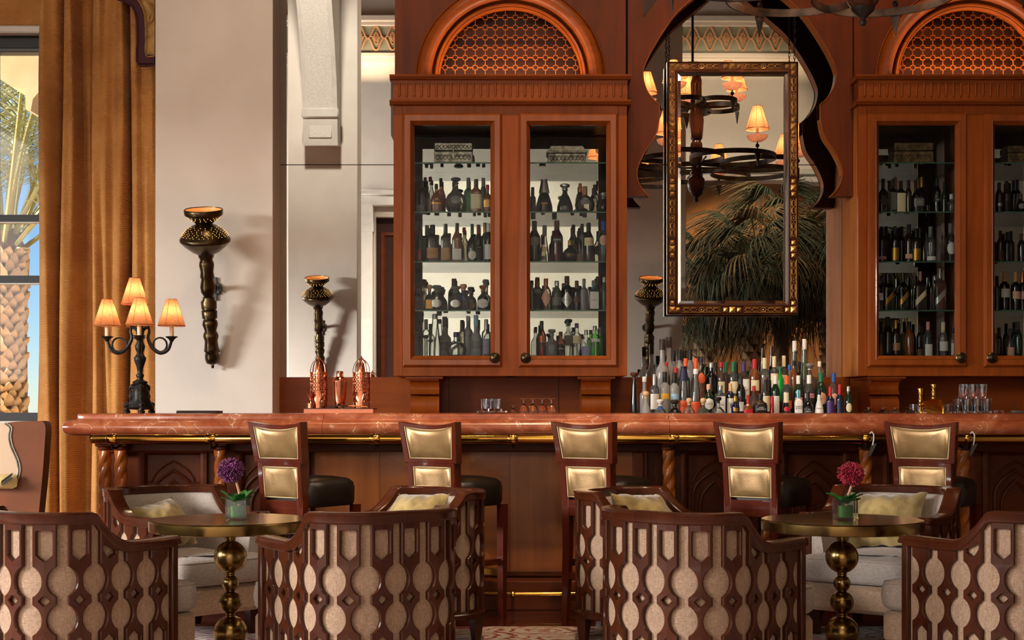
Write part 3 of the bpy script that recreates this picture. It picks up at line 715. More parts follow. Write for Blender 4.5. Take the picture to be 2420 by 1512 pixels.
def pyr(s): 
    h = s*.5; return to_mesh(MB().add([(-h,0,-h),(h,0,-h),(h,0,h),(-h,0,h),(-h*.9,-.004,-h*.9),(h*.9,-.004,-h*.9),(h*.9,-.004,h*.9),(-h*.9,-.004,h*.9),(0,-.004-s*.34,0)], [(0,1,5,4),(1,2,6,5),(2,3,7,6),(3,0,4,7),(4,5,8),(5,6,8),(6,7,8),(7,4,8)]), 'stud', 0)
ps, pb = pyr(.030), pyr(.043)
def cart():
    m = MB()
    m.tube([(-.137,-.003,-.019),(.137,-.003,-.019),(.137,-.003,.019),(-.137,-.003,.019)], .0028, 4, True)
    hexa = lambda c, w: [(c-w,-.004,0),(c-w+.012,-.004,-.011),(c+w-.012,-.004,-.011),(c+w,-.004,0),(c+w-.012,-.004,.011),(c-w+.012,-.004,.011)]
    for c in (-.105, .105): m.tube(hexa(c,.026), .003, 4, True)
    for c in (-.055, .055): m.tube(hexa(c,.026), .003, 4, True)
    m.tube([(.019*cos(a),-.004,.015*sin(a)) for a in [2*pi*i/12 for i in range(12)]], .003, 4, True); m.lathe([(0,-.004),(.007,-.003),(.007,.003),(0,.005)], 8)
    return to_mesh(m, 'carved_panel', 30)
M['stud'] = mottled('gilt_stud', (176,128,62), (212,166,96), (20,20,20), .38, .75)
cme = cart(); bx, by, bz = hm['base']
def stud(px, py, me, rot=0): 
    o = part('stud' if me is not cme else 'carved_panel', me, M['stud'], hm); o.location = (fx(px)-bx, .004, fz_(py)-bz); o.rotation_euler = (0, rot, 0); return o
for py in (156.5, 731.5):
    for px in (1588.5, 1731, 1875.5): stud(px, py, pb)
    for px in (1602, 1715, 1747, 1861): stud(px, py, ps)
    for px in (1658, 1804): stud(px, py, cme)
for px in (1588.5, 1875.5):
    for py in (298, 443, 588): stud(px, py, pb)
    for py in (171, 283, 312.5, 428, 458, 573, 603, 716): stud(px, py, ps)
    for py in (227, 370, 515.5, 660): stud(px, py, cme, pi/2)
for px in (1583, 1881):
    lk = MB(); x = fx(px)
    for i in range(26):
        z = z1+.012+i*.03; a = [2*pi*k/8 for k in range(8)]
        lk.tube([(x+(.007*cos(t) if i % 2 else 0), FYM+.05+(0 if i % 2 else .007*cos(t)), z+.019*sin(t)) for t in a], .0025, 4, True)
    part('chain', lk, M['iron'], hm)
# ------------------------------------------------------------------ torch sconces
def sconce(name, label, loc, rz, k, group):
    t = thing(name, label, 'sconce', loc, rz, group, True)
    T = Matrix.Rotation(radians(16), 4, 'X')      # leans out from the wall at the top; local -y faces the room
    def lp(nm, mb, mat, p=t): mb.xf(Matrix.Scale(k, 4) @ Matrix.Translation((0,-.07,0)) @ T); return part(nm, mb, mat, p, 60)
    st = [(0,-.075),(.006,-.073),(.010,-.06),(.006,-.05),(.016,-.045),(.034,-.035),(.040,-.01),(.040,.02),(.036,.04),(.044,.05),(.040,.07),(.036,.12),(.043,.15),(.042,.165),(.032,.19),(.044,.235),(.040,.26),(.030,.275),(.042,.28),(.044,.33),(.034,.34),(.043,.345),(.044,.395),(.032,.41),(.034,.42),(.026,.43),(.040,.46),(.043,.50),(.034,.55),(.040,.565),(.036,.60),(.042,.645),(.040,.66),(.034,.685),(.042,.70),(.045,.72)]
    lp('stem', MB().lathe([(r*1.22, z) for r, z in st], 20), M['bronze'])
    lp('bowl', MB().lathe([(.045,.715),(.09,.735),(.14,.775),(.162,.80),(.168,.805),(.170,.825),(.164,.83),(.158,.845),(.12,.89),(.08,.915),(.055,.925),(.058,.93),(.10,.965),(.126,.985),(.128,.99),(.130,1.02),(.126,1.024),(.122,1.0),(.06,.955),(.04,.93)], 32), M['bronze'])
    ho = MB()
    rr = random.Random(3)
    for z, r, n in ((.848,.156,30),(.858,.148,28),(.868,.140,26),(.878,.130,24),(.888,.121,20),(.898,.106,18),(.908,.092,14),(.95,.084,14),(.96,.096,18),(.972,.110,22)):
        for i in range(n):
            a = 2*pi*(i+rr.random()*.4)/n; ho.lathe([(0,-.0025),(.0028,0),(0,.0025)], 5, ((r+.001)*cos(a), (r+.001)*sin(a), z))
    o = lp('pierced_light', ho, M['pin']); o['kind'] = 'stuff'
    lp('cup_glow_liner', MB().lathe([(0,.958),(.056,.958),(.112,.994),(.119,1.0),(.121,1.019)], 28), M['liner'])  # orange lining added so the cup looks lit inside
    br = MB(); br.box(-.02,.02,-.02,.0,.40,.56); br.box(-.045,.045,-.02,-.005,.44,.52,.01); br.tube([(0,-.02,.48),(0,-.15,.52)], .016, 8); br.lathe([(0,-.03),(.012,-.01),(.012,.01),(0,.03)], 8, (.05,-.02,.48)); br.xf(Matrix.Scale(k, 4))
    part('bracket', br, M['grey_iron'], t)
    part('lower_arm', MB().tube([(.03*k,0,.05*k),(.012*k,-.09*k,.05*k)], .008*k, 6), M['grey_iron'], t)
    l = lamp('sconce_bulb', 'POINT', (0,0,0), .45*k*k, (1,.66,.36), size=.02); l.parent = t; l.location = (0, (-.07-.268)*k, .945*k)
    return t
M['liner'] = plain('glow_lining', (220,158,98), .45)
M['pin'] = plain('pinhole_glow', (255,200,120), .5, emis=(255,186,96), es=2.2)
WS = [('torch_sconce', 'bronze torch sconce on the white pillar, right of the curtain', (-2.065, 10.02, 1.50), 0, 1.0)]
x, y, z = vt(753, 862, 20.7); WS.append(('torch_sconce', 'bronze torch sconce mirrored above the copper shaker set', (x, -.34, 1.16+(962-880)*20.9/F), pi, 1.36))
WS.append(('torch_sconce', 'bronze torch sconce mirrored at the right side of the central cabinet', (2.13, -.34, 1.16+(962-880)*20.9/F), pi, 1.36))
for w in WS: sconce(*w, 'torch sconces')
# ------------------------------------------------------------------ the bar
ZT = 1.124
bt = thing('marble_worktop', 'long red marble bar top with a rounded front edge', 'countertop', (0, 8.06, 1.0))
pf = [(.84,ZT),(.085,ZT),(.074,ZT-.004),(.070,ZT-.012),(.070,ZT-.030),(.062,ZT-.036)]+[(.046-.046*sin(a), ZT-.080+.044*cos(a)) for a in [pi*i/10 for i in range(11)]]+[(.10,ZT-.124),(.84,ZT-.124)]
XL = -2.535; cuts = [-1.06, .88, 2.36, 4.4]
# first slab turns the corner: front edge, then the left end
m = MB(); rows = []
for d, z in pf+[pf[0]]:
    dd = min(d, .40)
    rows.append([(cuts[0]-.001, 8.06+d, z), (XL+.07+dd*.9, 8.06+d, z), (XL+.02+dd, 8.08+d*.98, z), (XL+dd, 8.13+d*.92, z), (XL+dd, 8.90, z)])
m.grid(rows); m.f.append(tuple(range(0, len(m.v), 5))[:-1])
part('slab', m, M['marble'], bt, 35)
for a, b in zip(cuts, cuts[1:]):
    part('slab', MB().prism([(8.06+d, z) for d, z in pf], a+.001, b-.001, 'x'), M['marble'], bt, 35)
BY = 8.45
bf = thing('bar_counter', 'carved dark wooden bar front with spiral columns and panels', 'bar', (0, BY, 0))
part('body', MB().box(-2.36, 4.4, BY, 8.86, 0, 1.0), M['barw'], bf)
part('plinth', MB().box(-2.39, 4.4, BY-.04, BY, 0, .17, .008), M['barw'], bf)
part('plinth_molding', MB().box(-2.40, 4.4, BY-.055, BY, .17, .20, .012), M['barw'], bf)
part('apron', MB().box(-2.40, 4.4, 8.20, BY, .955, .999, .008), M['barw'], bf)
part('apron_molding', MB().box(-2.38, 4.4, 8.36, BY, .90, .955, .01), M['barw'], bf)
# middle: bookmatched veneer between two posts
BX = lambda px: (px-PX0)*BY/F
vx = [BX(735), BX(898), BX(1205), BX(1360), BX(1496)]
for i, mt in enumerate(('veneer2', 'veneer', 'veneer2', 'veneer')):
    part('veneer_panel', MB().box(vx[i]+.001, vx[i+1]-.001, BY-.008, BY, .20, .90), M[mt], bf)
for (xa, za), (xb, zb2), (xc, zc2) in (((BX(905),.895),(BX(1150),.895),(BX(1040),.70)), ((BX(1000),.205),(BX(1200),.205),(BX(1130),.36)), ((BX(905),.205),(BX(990),.205),(BX(905),.42))):
    part('veneer_wedge', MB().prism([(xa,za),(xb,zb2),(xc,zc2)], BY-.0095, BY-.008), M['veneer2'], bf)
for px in (718, 1512):
    x = BX(px); part('post', MB().box(x-.045, x+.045, BY-.05, BY, .20, .955, .008), M['barw'], bf); part('post_bead', MB().box(x-.018, x+.018, BY-.062, BY-.05, .25, .90, .006), M['barw'], bf)
def bay(pxc, w):
    x = BX(pxc); g = part('arch_panel', MB().frame(x-w, x+w, .22, .93, [(0,BY),(0,BY-.03),(.02,BY-.036),(.035,BY-.03),(.05,BY)]), M['barw'], bf, 30)
    pts = [(x-.17,BY-.006,.72),(x-.17,BY-.006,.905),(x+.17,BY-.006,.905),(x+.17,BY-.006,.72),(x+.125,BY-.006,.72)]
    L = [(x+.17-.17*t-.035*sin(pi*t), BY-.006, .70+.14*t**.8) for t in [i/8 for i in range(9)]]
    arch = [(x+.125,BY-.006,.72)]+[(x+(.125*(1-t))+.022*sin(pi*t), BY-.006, .72+.125*t**.85) for t in [i/8 for i in range(1,9)]]
    arch += [(2*x-p[0], p[1], p[2]) for p in arch[-2::-1]]
    part('molding', MB().tube(pts[:4]+arch+[(x-.17,BY-.006,.72)], .006, 6), M['barw'], g)
    for s, zb_, ap in ((.125,.22,.79),(.085,.22,.73)):
        a = [(x+s,BY-.008,zb_),(x+s,BY-.008,ap-.14)]+[(x+s*(1-t)+s*.22*sin(pi*t), BY-.008, ap-.14+.14*t**.9) for t in [i/8 for i in range(1,9)]]
        a += [(2*x-p[0], p[1], p[2]) for p in a[-2::-1]]
        part('pointed_arch', MB().tube(a, .011, 6), M['barw'], g)
for c, w in ((410,.20),(628,.17),(1688,.20),(1923,.20),(2165,.20),(2400,.20)): bay(c, w)
def rope(r, z0, z1, turns):
    rows = []; n = 30; nz = int((z1-z0)/.010)
    for j in range(nz+1):
        z = z0+(z1-z0)*j/nz; a0 = 2*pi*turns*(z-z0)/(z1-z0)
        rows.append([(r*k_*cos(a), r*k_*sin(a), z) for a in [2*pi*i/n for i in range(n)] for k_ in [(.74+.30*abs(sin(1.5*(a-a0)))**.7)]])
    return MB().grid(rows, True)
rme = to_mesh(rope(.036, .26, .915, 2.4), 'column', 60)
cme2 = to_mesh(MB().box(-.042,.042,-.042,.042,.17,.22,.006).lathe([(.044,.22),(.046,.235),(.036,.25),(.036,.262)], 20), 'column_base'); cm3 = to_mesh(MB().lathe([(.034,.912),(.042,.918),(.044,.93),(.034,.935)], 20).box(-.046,.046,-.046,.046,.935,.957,.005), 'column_capital')
for px in (248, 286, 521, 1581, 1806, 2046, 2276):
    x = (px-PX0)*8.29/F; c = part('column', rme, M['honey'], bf); c.location = (x, 8.29-BY, 0)
    for me, nm in ((cme2,'column_base'),(cm3,'column_capital')): part(nm, me, M['honey'] if nm == 'column_base' else M['barw'], c)
part('column_plinth', MB().box(-2.42, 4.4, 8.23, BY-.04, 0, .17, .006), M['barw'], bf)
rl = thing('arm_rail', 'polished brass arm rail running under the marble bar edge', 'rail', (0, 8.0, .985))
ZR = .985
def xtube(m, x0, x1, y, z, r, n=20): m.lathe([(0,0),(r,0),(r,x1-x0),(0,x1-x0)], n); return m
def xbar(x0, x1, y, z, r, n=20): return MB().lathe([(0,0),(r*.96,0),(r,.002),(r,x1-x0-.002),(r*.96,x1-x0),(0,x1-x0)], n).xf(Matrix.Translation((x0,y,z)) @ Matrix.Rotation(pi/2, 4, 'Y'))
part('tube', xbar((218-PX0)*8/F, 4.4, 8.0, ZR, .026), M['brass'], rl, 50)
for px in (264, 498, 887, 1212, 1592, 1805, 2050, 2290):
    x = (px-PX0)*8/F
    part('collar', xbar(x-.028, x+.028, 8.0, ZR, .030), M['brass'], rl, 50)
    part('bracket', MB().tube([(x,8.0,ZR-.028),(x,8.02,ZR-.05),(x,8.10,ZR-.055),(x,8.24,ZR-.02)], .008, 8), M['black_metal'], rl)
ft = thing('foot_rail', 'low brass foot rail along the base of the bar', 'rail', (0, 8.26, .10))
part('tube', xbar(-2.2, 4.4, 8.17, .105, .012, 14), M['brass'], ft, 50)
for px in (300, 760, 1212, 1660, 2110):
    x = (px-PX0)*8.17/F; part('bracket', xbar(x-.014, x+.014, 8.17, .105, .017, 14), M['brass'], ft, 50); part('arm', MB().tube([(x,8.17,.105),(x,8.235,.08)], .009, 8), M['brass'], ft)
for px, lb in ((2062, 'steel bag hook on the rail beside the fourth bar stool'), (2300, 'steel bag hook on the rail right of the last bar stool')):
    x = (px-PX0)*7.96/F; h = thing('bag_hook', lb, 'hook', (x, 7.97, .95), 0, 'bag hooks', True)
    part('hook', MB().tube([(-.012,.0,.065),(-.004,-.01,.075),(.006,-.012,.06),(.006,-.012,.03),(0,-.01,.0)], .0035, 6), M['white'], h)
    part('blade', MB().prism([(.024,.012),(-.006,.004),(-.024,-.055),(-.012,-.06),(.0,-.04)], -.012, -.008), M['grey_iron'], h)
# ------------------------------------------------------------------ table lamp on the bar
def shade_lamp(parent, x, y, z, k, watts, tilt=0.0, hex_=6, tube_h=.075):
    c = MB().lathe([(0,0),(.013,0),(.013,tube_h),(0,tube_h)], 10, (x,y,z)); part('candle', c, M['candle'], parent)
    zs = z+tube_h-.01; h = .155*k
    s = MB().lathe([(.079*k,0),(.077*k,.006),(.030*k,h)], 24, (x,y,zs), fold=None)
    sh = part('lamp_shade', s, M['shade'], parent, 80)
    rb = MB().tube([(x+.0785*k*cos(a), y+.0785*k*sin(a), zs) for a in [2*pi*i/24 for i in range(24)]], .0022*k, 5, True).tube([(x+.030*k*cos(a), y+.030*k*sin(a), zs+h) for a in [2*pi*i/16 for i in range(16)]], .0018*k, 5, True)
    for i in range(hex_): a = 2*pi*i/hex_+.3; rb.tube([(x+.0788*k*cos(a), y+.0788*k*sin(a), zs), (x+.0305*k*cos(a), y+.0305*k*sin(a), zs+h)], .0012*k, 4)
    part('shade_rib', rb, M['ribm'], sh if False else parent)
    l = lamp('lamp_bulb', 'POINT', (0,0,0), watts, (1,.80,.56), size=.012*k); l.parent = parent
    b = parent['base'] if 'base' in parent else (0,0,0)
    l.location = (x-b[0], y-b[1], zs+h*.5-b[2])
M['ribm'] = plain('shade_rib', (150,84,46), .7)
X, Y, Z = at(331, 0, 8.48)[0], 8.48, ZT
tl = thing('table_lamp', 'black five-armed candelabra lamp with small glowing shades on the bar end', 'lamp', (X, Y, Z))
def lt3(a, z): return 1+.22*cos(3*(a+pi/2))*max(0, 1-z/.19)
part('foot', MB().lathe([(.0,.02),(.055,.022),(.072,.035),(.060,.06),(.048,.09),(.050,.12),(.040,.15),(.030,.165),(.042,.175),(.044,.185),(.026,.195)], 36, (X,Y,Z), fold=lt3), M['black_iron'], tl, 60)
for i in range(3):
    a = -pi/2+2*pi*i/3+.35; d = Vector((cos(a), sin(a), 0))
    pts = catmull([(X+d.x*r, Y+d.y*r, Z+z) for r, z in ((.03,.16),(.062,.145),(.05,.11),(.06,.06),(.085,.048),(.09,.03),(.075,.022))], 4)
    part('claw_foot', MB().tube(pts, [.013+.006*sin(j*.9) for j in range(len(pts))], 8).lathe([(0,0),(.020,.002),(.022,.014),(0,.026)], 10, (X+d.x*.082, Y+d.y*.082, Z)), M['black_iron'], tl)
part('stem', MB().lathe([(.026,.19),(.016,.205),(.022,.215),(.024,.225),(.014,.235),(.016,.25),(.020,.27),(.034,.31),(.036,.325),(.024,.34),(.018,.355),(.027,.375),(.030,.395),(.020,.415),(.018,.44),(.022,.47),(.026,.485),(.018,.50),(.016,.52),(.014,.56),(0,.56)], 24, (X,Y,Z)), M['black_iron'], tl, 70)
zc = Z+.43
for nm, a, dr in (('left', pi+.05, .19), ('right', .0, .185), ('front', -1.35, .12), ('rear', 1.85, .12)):
    d = Vector((cos(a), sin(a), 0)); k = dr/.19
    prof_ = [(.02,.06),(.045,.075),(.055,.05),(.048,.01),(.075,-.045),(.12,-.075),(.165,-.06),(.185,-.02),(.19,.005)]
    pts = catmull([(X+d.x*r*k, Y+d.y*r*k, zc+z) for r, z in prof_], 5)
    part('arm', MB().tube(pts, [.010-.002*sin(j*.2) for j in range(len(pts))], 8), M['black_iron'], tl)
    loop = [(X+d.x*(.12+.042*cos(t))*k, Y+d.y*(.12+.042*cos(t))*k, zc-.028+.042*sin(t)) for t in [2*pi*i/16 for i in range(16)]]
    part('scroll', MB().tube(loop, .006, 6, True).tube(catmull([(X+d.x*r*k, Y+d.y*r*k, zc+z) for r, z in ((.055,.05),(.05,.09),(.035,.12),(.015,.155))], 4), [.007-.0004*j for j in range(13)], 6), M['black_iron'], tl)
    cx, cy_ = X+d.x*.19*k, Y+d.y*.19*k
    part('drip_cup', MB().lathe([(.010,-.01),(.014,.0),(.022,.008),(.036,.018),(.037,.021),(.014,.020)], 14, (cx,cy_,zc)), M['black_iron'], tl)
    shade_lamp(tl, cx, cy_, zc+.018, 1.0, 1.0)
part('drip_cup', MB().lathe([(.010,.12),(.016,.13),(.036,.148),(.037,.151),(.014,.15)], 14, (X-.045,Y+.05,zc)).tube([(X,Y,zc+.12),(X-.03,Y+.03,zc+.10),(X-.045,Y+.05,zc+.13)], .009, 8), M['black_iron'], tl)
shade_lamp(tl, X-.045, Y+.05, zc+.148, 1.0, 1.0)
tag(part('menu_folder', MB().prism([(8.50,ZT),(8.72,ZT),(8.72,ZT+.014),(8.52,ZT+.016)], at(425,0,8.6)[0], at(517,0,8.6)[0], 'x'), M['black_metal'], None), 'thin black folder lying on the bar beside the table lamp', 'folder')
# ------------------------------------------------------------------ copper bar set on its box
YB = 8.55; SB = F/YB
bx0, bx1 = at(718,0,YB)[0], at(882,0,YB)[0]
ZB = ZT+.031
tb = thing('presentation_tray', 'flat terracotta tray box under the copper cocktail set', 'tray', ((bx0+bx1)/2, YB, ZT))
part('box', MB().box(bx0, bx1, YB, YB+.22, ZT, ZB-.004, .002), plain('terracotta_box', (214,132,96), .5), tb)
part('lid', MB().box(bx0-.004, bx1+.004, YB-.004, YB+.224, ZB-.004, ZB, .001), plain('dark_tray_top', (60,40,34), .3), tb)
def cage(px, label):
    x = at(px,0,YB+.11)[0]; y = YB+.11; t = thing('copper_lantern', label, 'lantern', (x, y, ZB), 0, 'copper lanterns', True)
    R = .050; H = .215
    part('base', MB().lathe([(0,0),(R,0),(R,.035),(0,.035)], 28), M['copper'], t)
    part('ring', MB().lathe([(R-.003,H-.008),(R+.003,H-.008),(R+.003,H),(R-.003,H),(R-.003,H-.008)], 28), M['copper'], t)
    lw = MB(); r = random.Random(5)
    for j in range(15):
        for i in range(22):
            if r.random() < .16: continue
            a = 2*pi*(i+.5*(j % 2))/22; z = .044+j*.0115
            da = abs(((a+pi/2+pi) % (2*pi))-pi)
            if da < .62 and abs(z-.068) < .036*sqrt(max(0,1-(da/.62)**2)): continue
            w = .0052; c_ = Vector((R*cos(a), R*sin(a), z)); t1 = Vector((-sin(a), cos(a), 0)); up = Vector((0,0,1)); n_ = Vector((cos(a), sin(a), 0))*.002
            vs = [c_+t1*w+n_, c_+up*w*1.3+n_, c_-t1*w+n_, c_-up*w*1.3+n_]; lw.add(vs+[v-n_*2 for v in vs], [(0,1,2,3),(7,6,5,4),(0,4,5,1),(1,5,6,2),(2,6,7,3),(3,7,4,0)])
    for k_ in range(22): a = 2*pi*k_/22; lw.tube([(R*cos(a),R*sin(a),.035),(R*cos(a+.4),R*sin(a+.4),.12),(R*cos(a),R*sin(a),H-.006)], .0012, 4)
    o = part('pierced_wall', lw, M['copper'], t); o['kind'] = 'stuff'
    part('medallion', MB().add([(1.02*R*cos(-pi/2+u*.60), 1.02*R*sin(-pi/2+u*.60), .068+v*.034) for u, v in [(0,0)]+[(cos(q), sin(q)) for q in [2*pi*i/20 for i in range(20)]]], [(0,i+1,(i+1) % 20+1) for i in range(20)]), M['copper'], t)
    for i in range(8):
        a = 2*pi*i/8+.2; part('dome_rib', MB().tube([(R*cos(b)*cos(a), R*cos(b)*sin(a), H+.078*sin(b)) for b in [pi/2*k_/8 for k_ in range(9)]], .0022, 5), M['copper'], t)
    part('inner_cone', MB().lathe([(.022,.04),(.026,.16),(.024,H),(.016,H+.05),(.006,H+.068),(0,H+.07)], 18), M['copper'], t)
    part('finial', MB().lathe([(.012,H+.074),(.014,H+.08),(.004,H+.086),(.006,H+.092),(0,H+.098)], 10), M['copper'], t)
cage(753.5, 'pierced copper lantern at the left of the shaker'); cage(854, 'pierced copper lantern at the right of the shaker')
tag(part('cocktail_shaker', MB().lathe([(0,0),(.026,0),(.030,.008),(.038,.08),(.042,.148),(.043,.156),(.041,.158),(.040,.166),(.030,.182),(.021,.188),(.020,.216),(.018,.220),(0,.221)], 32, (at(803,0,YB+.08)[0], YB+.08, ZB)), M['copper'], None, 30), 'copper cocktail shaker standing between the two copper lanterns', 'shaker')
tag(part('jigger', MB().lathe([(.021,0),(.020,.028),(.006,.046),(.006,.052),(.021,.084),(.019,.084),(.0,.055)], 24, (at(734,0,YB+.05)[0], YB+.05, ZB)), M['copper'], None, 30), 'small double-ended copper jigger in front of the left lantern', 'jigger')
x = at(800,0,YB+.04)[0]
tag(part('bar_tongs', MB().tube([(x,YB+.03,ZB+.005),(x+.05,YB+.035,ZB+.012),(x+.17,YB+.03,ZB+.005)], .004, 6).tube([(x,YB+.05,ZB+.005),(x+.06,YB+.04,ZB+.016),(x+.17,YB+.05,ZB+.005)], .004, 6), M['copper'], None), 'copper ice tongs lying on the tray box', 'tongs')
tag(part('bar_strainer', MB().lathe([(0,.004),(.036,.004),(.038,.01),(0,.012)], 16, (x-.03, YB+.05, ZB)).tube([(x-.02,YB+.04,ZB+.01),(x+.06,YB+.02,ZB+.012)], .005, 6), M['black_metal'], None), 'dark cocktail strainer lying on the tray box before the shaker', 'strainer')
# ------------------------------------------------------------------ glasses on the bar
def tumbler_me(R, H, flutes=0):
    f = (lambda a, z: 1+.035*cos(12*a)) if flutes else None
    return to_mesh(MB().lathe([(0,0),(R*.86,0),(R*.90,.004),(R,H),(R-.003,H),(R*.84,.014),(0,.012)], 48, fold=f), 'tumbler', 35)
def coupe_me(): return to_mesh(MB().lathe([(.034,0),(.036,.003),(.030,.05),(.012,.072),(.0045,.078),(.0045,.108),(.010,.112),(.030,.116),(.030,.118),(0,.1185)], 18), 'wine_glass', 40)
tmb = tumbler_me(.030, .088, 1); wg = coupe_me()
part_ = part
tr_ = thing('round_glass_tray', 'thick round glass coaster tray under the cut tumblers', 'tray', (at(1163,0,8.6)[0], 8.6, ZT))
part('disc', MB().lathe([(0,0),(.088,0),(.092,.004),(.092,.014),(0,.014)], 32, (at(1163,0,8.6)[0], 8.6, ZT)), M['tumbler'], tr_)
names = ['left', 'middle', 'right']
for i, px in enumerate((1147, 1161, 1177)):
    o = part('tumbler', tumbler_me(.027, .072, 1), M['tumbler']); o.location = (at(px,0,8.6)[0], 8.6+(.05 if i == 1 else 0), ZT+.014); tag(o, 'cut glass tumbler on the round glass tray, %s of three' % names[i], 'glass', 'tumblers on the round tray')
for i, px in enumerate((1237, 1259, 1281, 1303)):
    o = part('wine_glass', wg, M['tumbler']); o.location = (at(px,0,8.6)[0], 8.6, ZT); o.scale = (.75,.75,.75); tag(o, 'upturned stemmed glass on the bar, %s from the round glass tray' % ['first','second','third','fourth'][i], 'glass', 'upturned stemmed glasses on the bar')
o = part('liqueur_glass', wg, M['tumbler']); o.location = (at(1212,0,8.6)[0], 8.6, ZT); o.scale = (.6,.6,.42); tag(o, 'smallest upturned stemmed glass, right beside the round glass tray', 'glass')
for i, px in enumerate((2052, 2086, 2114, 2151)):
    o = part('cocktail_glass', wg, M['tumbler']); o.location = (at(px,0,8.6)[0], 8.6, ZT-.0); o.scale = (.9,.9,.30); tag(o, 'low upturned cocktail glass left of the beer tap, %s towards it' % ['first','second','third','fourth'][i], 'glass', 'low upturned glasses left of the tap')
for row, (zz, pxs, yy, sx_, sz_) in enumerate(((0, (2264,2287,2310,2333), 8.60, .92, .98), (0, (2240,2258,2275,2297,2320), 8.69, .82, .62), (.0873, (2276,2299,2321), 8.60, .92, .98), (0, (2158,2172,2186), 8.72, .7, .62))):
    for i, px in enumerate(pxs):
        o = part('tumbler', tmb, M['tumbler']); o.location = (at(px,0,yy)[0], yy, ZT+zz); o.scale = (sx_, sx_, sz_); o.rotation_euler = (0,0,i*.5+row)
        rowname = ['front row of the tumbler pyramid', 'short row behind the tumbler pyramid', 'top tier of the tumbler pyramid', 'row behind the beer tap'][row]
        tag(o, 'clear cut tumbler, %s from left in the %s' % (['first','second','third','fourth','fifth'][i], rowname), 'glass', 'cut tumblers by the beer tap')
x = at(2358,0,8.6)[0]; tag(part('ashtray', MB().lathe([(0,0),(.042,0),(.045,.018),(.040,.018),(.038,.006),(0,.006)], 20, (x, 8.62, ZT)), M['tumbler'], None), 'shallow glass ashtray right of the tumbler pyramid', 'ashtray')
nh = thing('napkin_holder', 'small grey napkin caddy with straws at the right end', 'caddy', (at(2403,0,8.62)[0], 8.62, ZT), 0, None, True)
part('box', MB().box(-.032,.032,-.03,.03,0,.016,.003), M['grey_iron'], nh); part('straw', MB().tube([(-.01,0,.014),(-.02,.0,.075)], .002, 5), M['black_metal'], nh)
tp = thing('beer_tap', 'gold domed beer font with two flared brass tap handles', 'beer tap', (at(2206,0,8.58)[0], 8.58, ZT), 0, None, True)
hp = [(-.052,.0),(-.052,.012),(-.066,.050),(-.062,.062),(-.044,.076),(.022,.080),(.042,.066),(.048,.04),(.046,.0)]
rows = []
for yy in [(-.036),(-.045),(-.045),(.045),(.045),(.036)]:
    k_ = .9 if abs(yy) < .04 else 1.0; rows.append([(u*k_, yy, w*k_) for u, w in catmull(hp, 3)])
m = MB().grid(rows); n = len(rows[0]); m.f += [tuple(range(n)), tuple(reversed(range(5*n, 6*n)))]
part('dome', m, M['brass'], tp, 50)
for u, w0, k_ in ((-.077,.040,1.0),(.001,.080,.86)):
    h = part('tap_handle', MB().lathe([(0,0),(.012,0),(.015,.004),(.015,.016),(.010,.018),(.0115,.024),(.0115,.045),(.009,.05),(.0095,.060),(.017,.105*k_),(.016,.108*k_),(0,.108*k_)], 14, (u, 0, w0)), M['brass'], tp)
    part('grip_ring', MB().lathe([(.0108,.018),(.0118,.019),(.0118,.024),(.0108,.025)], 14, (u,0,w0)), M['black_metal'], h)
part('spout', MB().tube([(-.050,0,.05),(-.07,0,.05),(-.077,0,.042),(-.077,0,0.0)], .007, 8), M['brass'], tp)
# ------------------------------------------------------------------ bottles
BODY = {'wine':[(0,0),(.96,0),(1,.02),(1,.56),(.95,.63),(.66,.71),(.42,.78),(.37,.84),(.37,1),(0,1)],
 'bord':[(0,0),(.97,0),(1,.015),(1,.60),(.93,.67),(.62,.71),(.42,.75),(.38,.80),(.38,1),(0,1)],
 'round':[(0,0),(.55,0),(.62,.02),(.88,.12),(1,.28),(.96,.42),(.78,.54),(.48,.62),(.28,.67),(.24,.74),(.24,1),(0,1)],
 'squat':[(0,0),(.94,0),(1,.03),(1,.46),(.92,.56),(.62,.64),(.34,.70),(.30,.74),(.30,1),(0,1)],
 'cone':[(0,0),(.96,0),(1,.03),(.90,.18),(.56,.52),(.38,.70),(.36,.80),(.36,1),(0,1)],
 'tall':[(0,0),(.96,0),(1,.02),(1,.48),(.90,.54),(.55,.58),(.42,.62),(.40,.66),(.40,1),(0,1)],
 'slim':[(0,0),(.96,0),(1,.02),(1,.30),(.80,.52),(.62,.70),(.52,.84),(.50,1),(0,1)],
 'spire':[(0,0),(.96,0),(1,.02),(.97,.28),(.72,.55),(.50,.80),(.42,.94),(.42,1),(0,1)],
 'jug':[(0,0),(.9,0),(1,.04),(.97,.22),(.72,.46),(.56,.58),(.40,.66),(.30,.72),(.30,1),(0,1)]}
GL = {}
def glass(c):
    if c in GL: return GL[c]
    tint = {'clear':(250,252,251),'smoke':(226,223,214),'amberclear':(206,132,58),'greenclear':(150,190,160),'aqua':(70,170,190),'palegreen':(170,226,150),'rose':(222,140,112),'blueclear':(90,130,190),'olive':(112,124,66)}
    solid = {'dark':(24,20,18),'brown':(44,26,16),'black':(14,13,13),'green':(18,42,26),'red':(150,14,26),'white':(232,222,214),'navy':(22,26,48),'slate':(104,104,104),'amber':(116,58,22),'wine':(70,14,18),'brightgreen':(24,150,50)}
    if c in tint: m = see_through('glass_'+c, tint[c], 1.0, .05 if c == 'smoke' else .13, haze=(214,214,210))  # haze mixed into clear and tinted glass to make it look lit
    elif c == 'frost': m = see_through('glass_frosted', (205,205,202), .5, .75, haze=(216,213,211))
    else: m = plain('glass_'+c, solid[c], .09, 0, .6, .3)
    GL[c] = m; return m
PL = {}
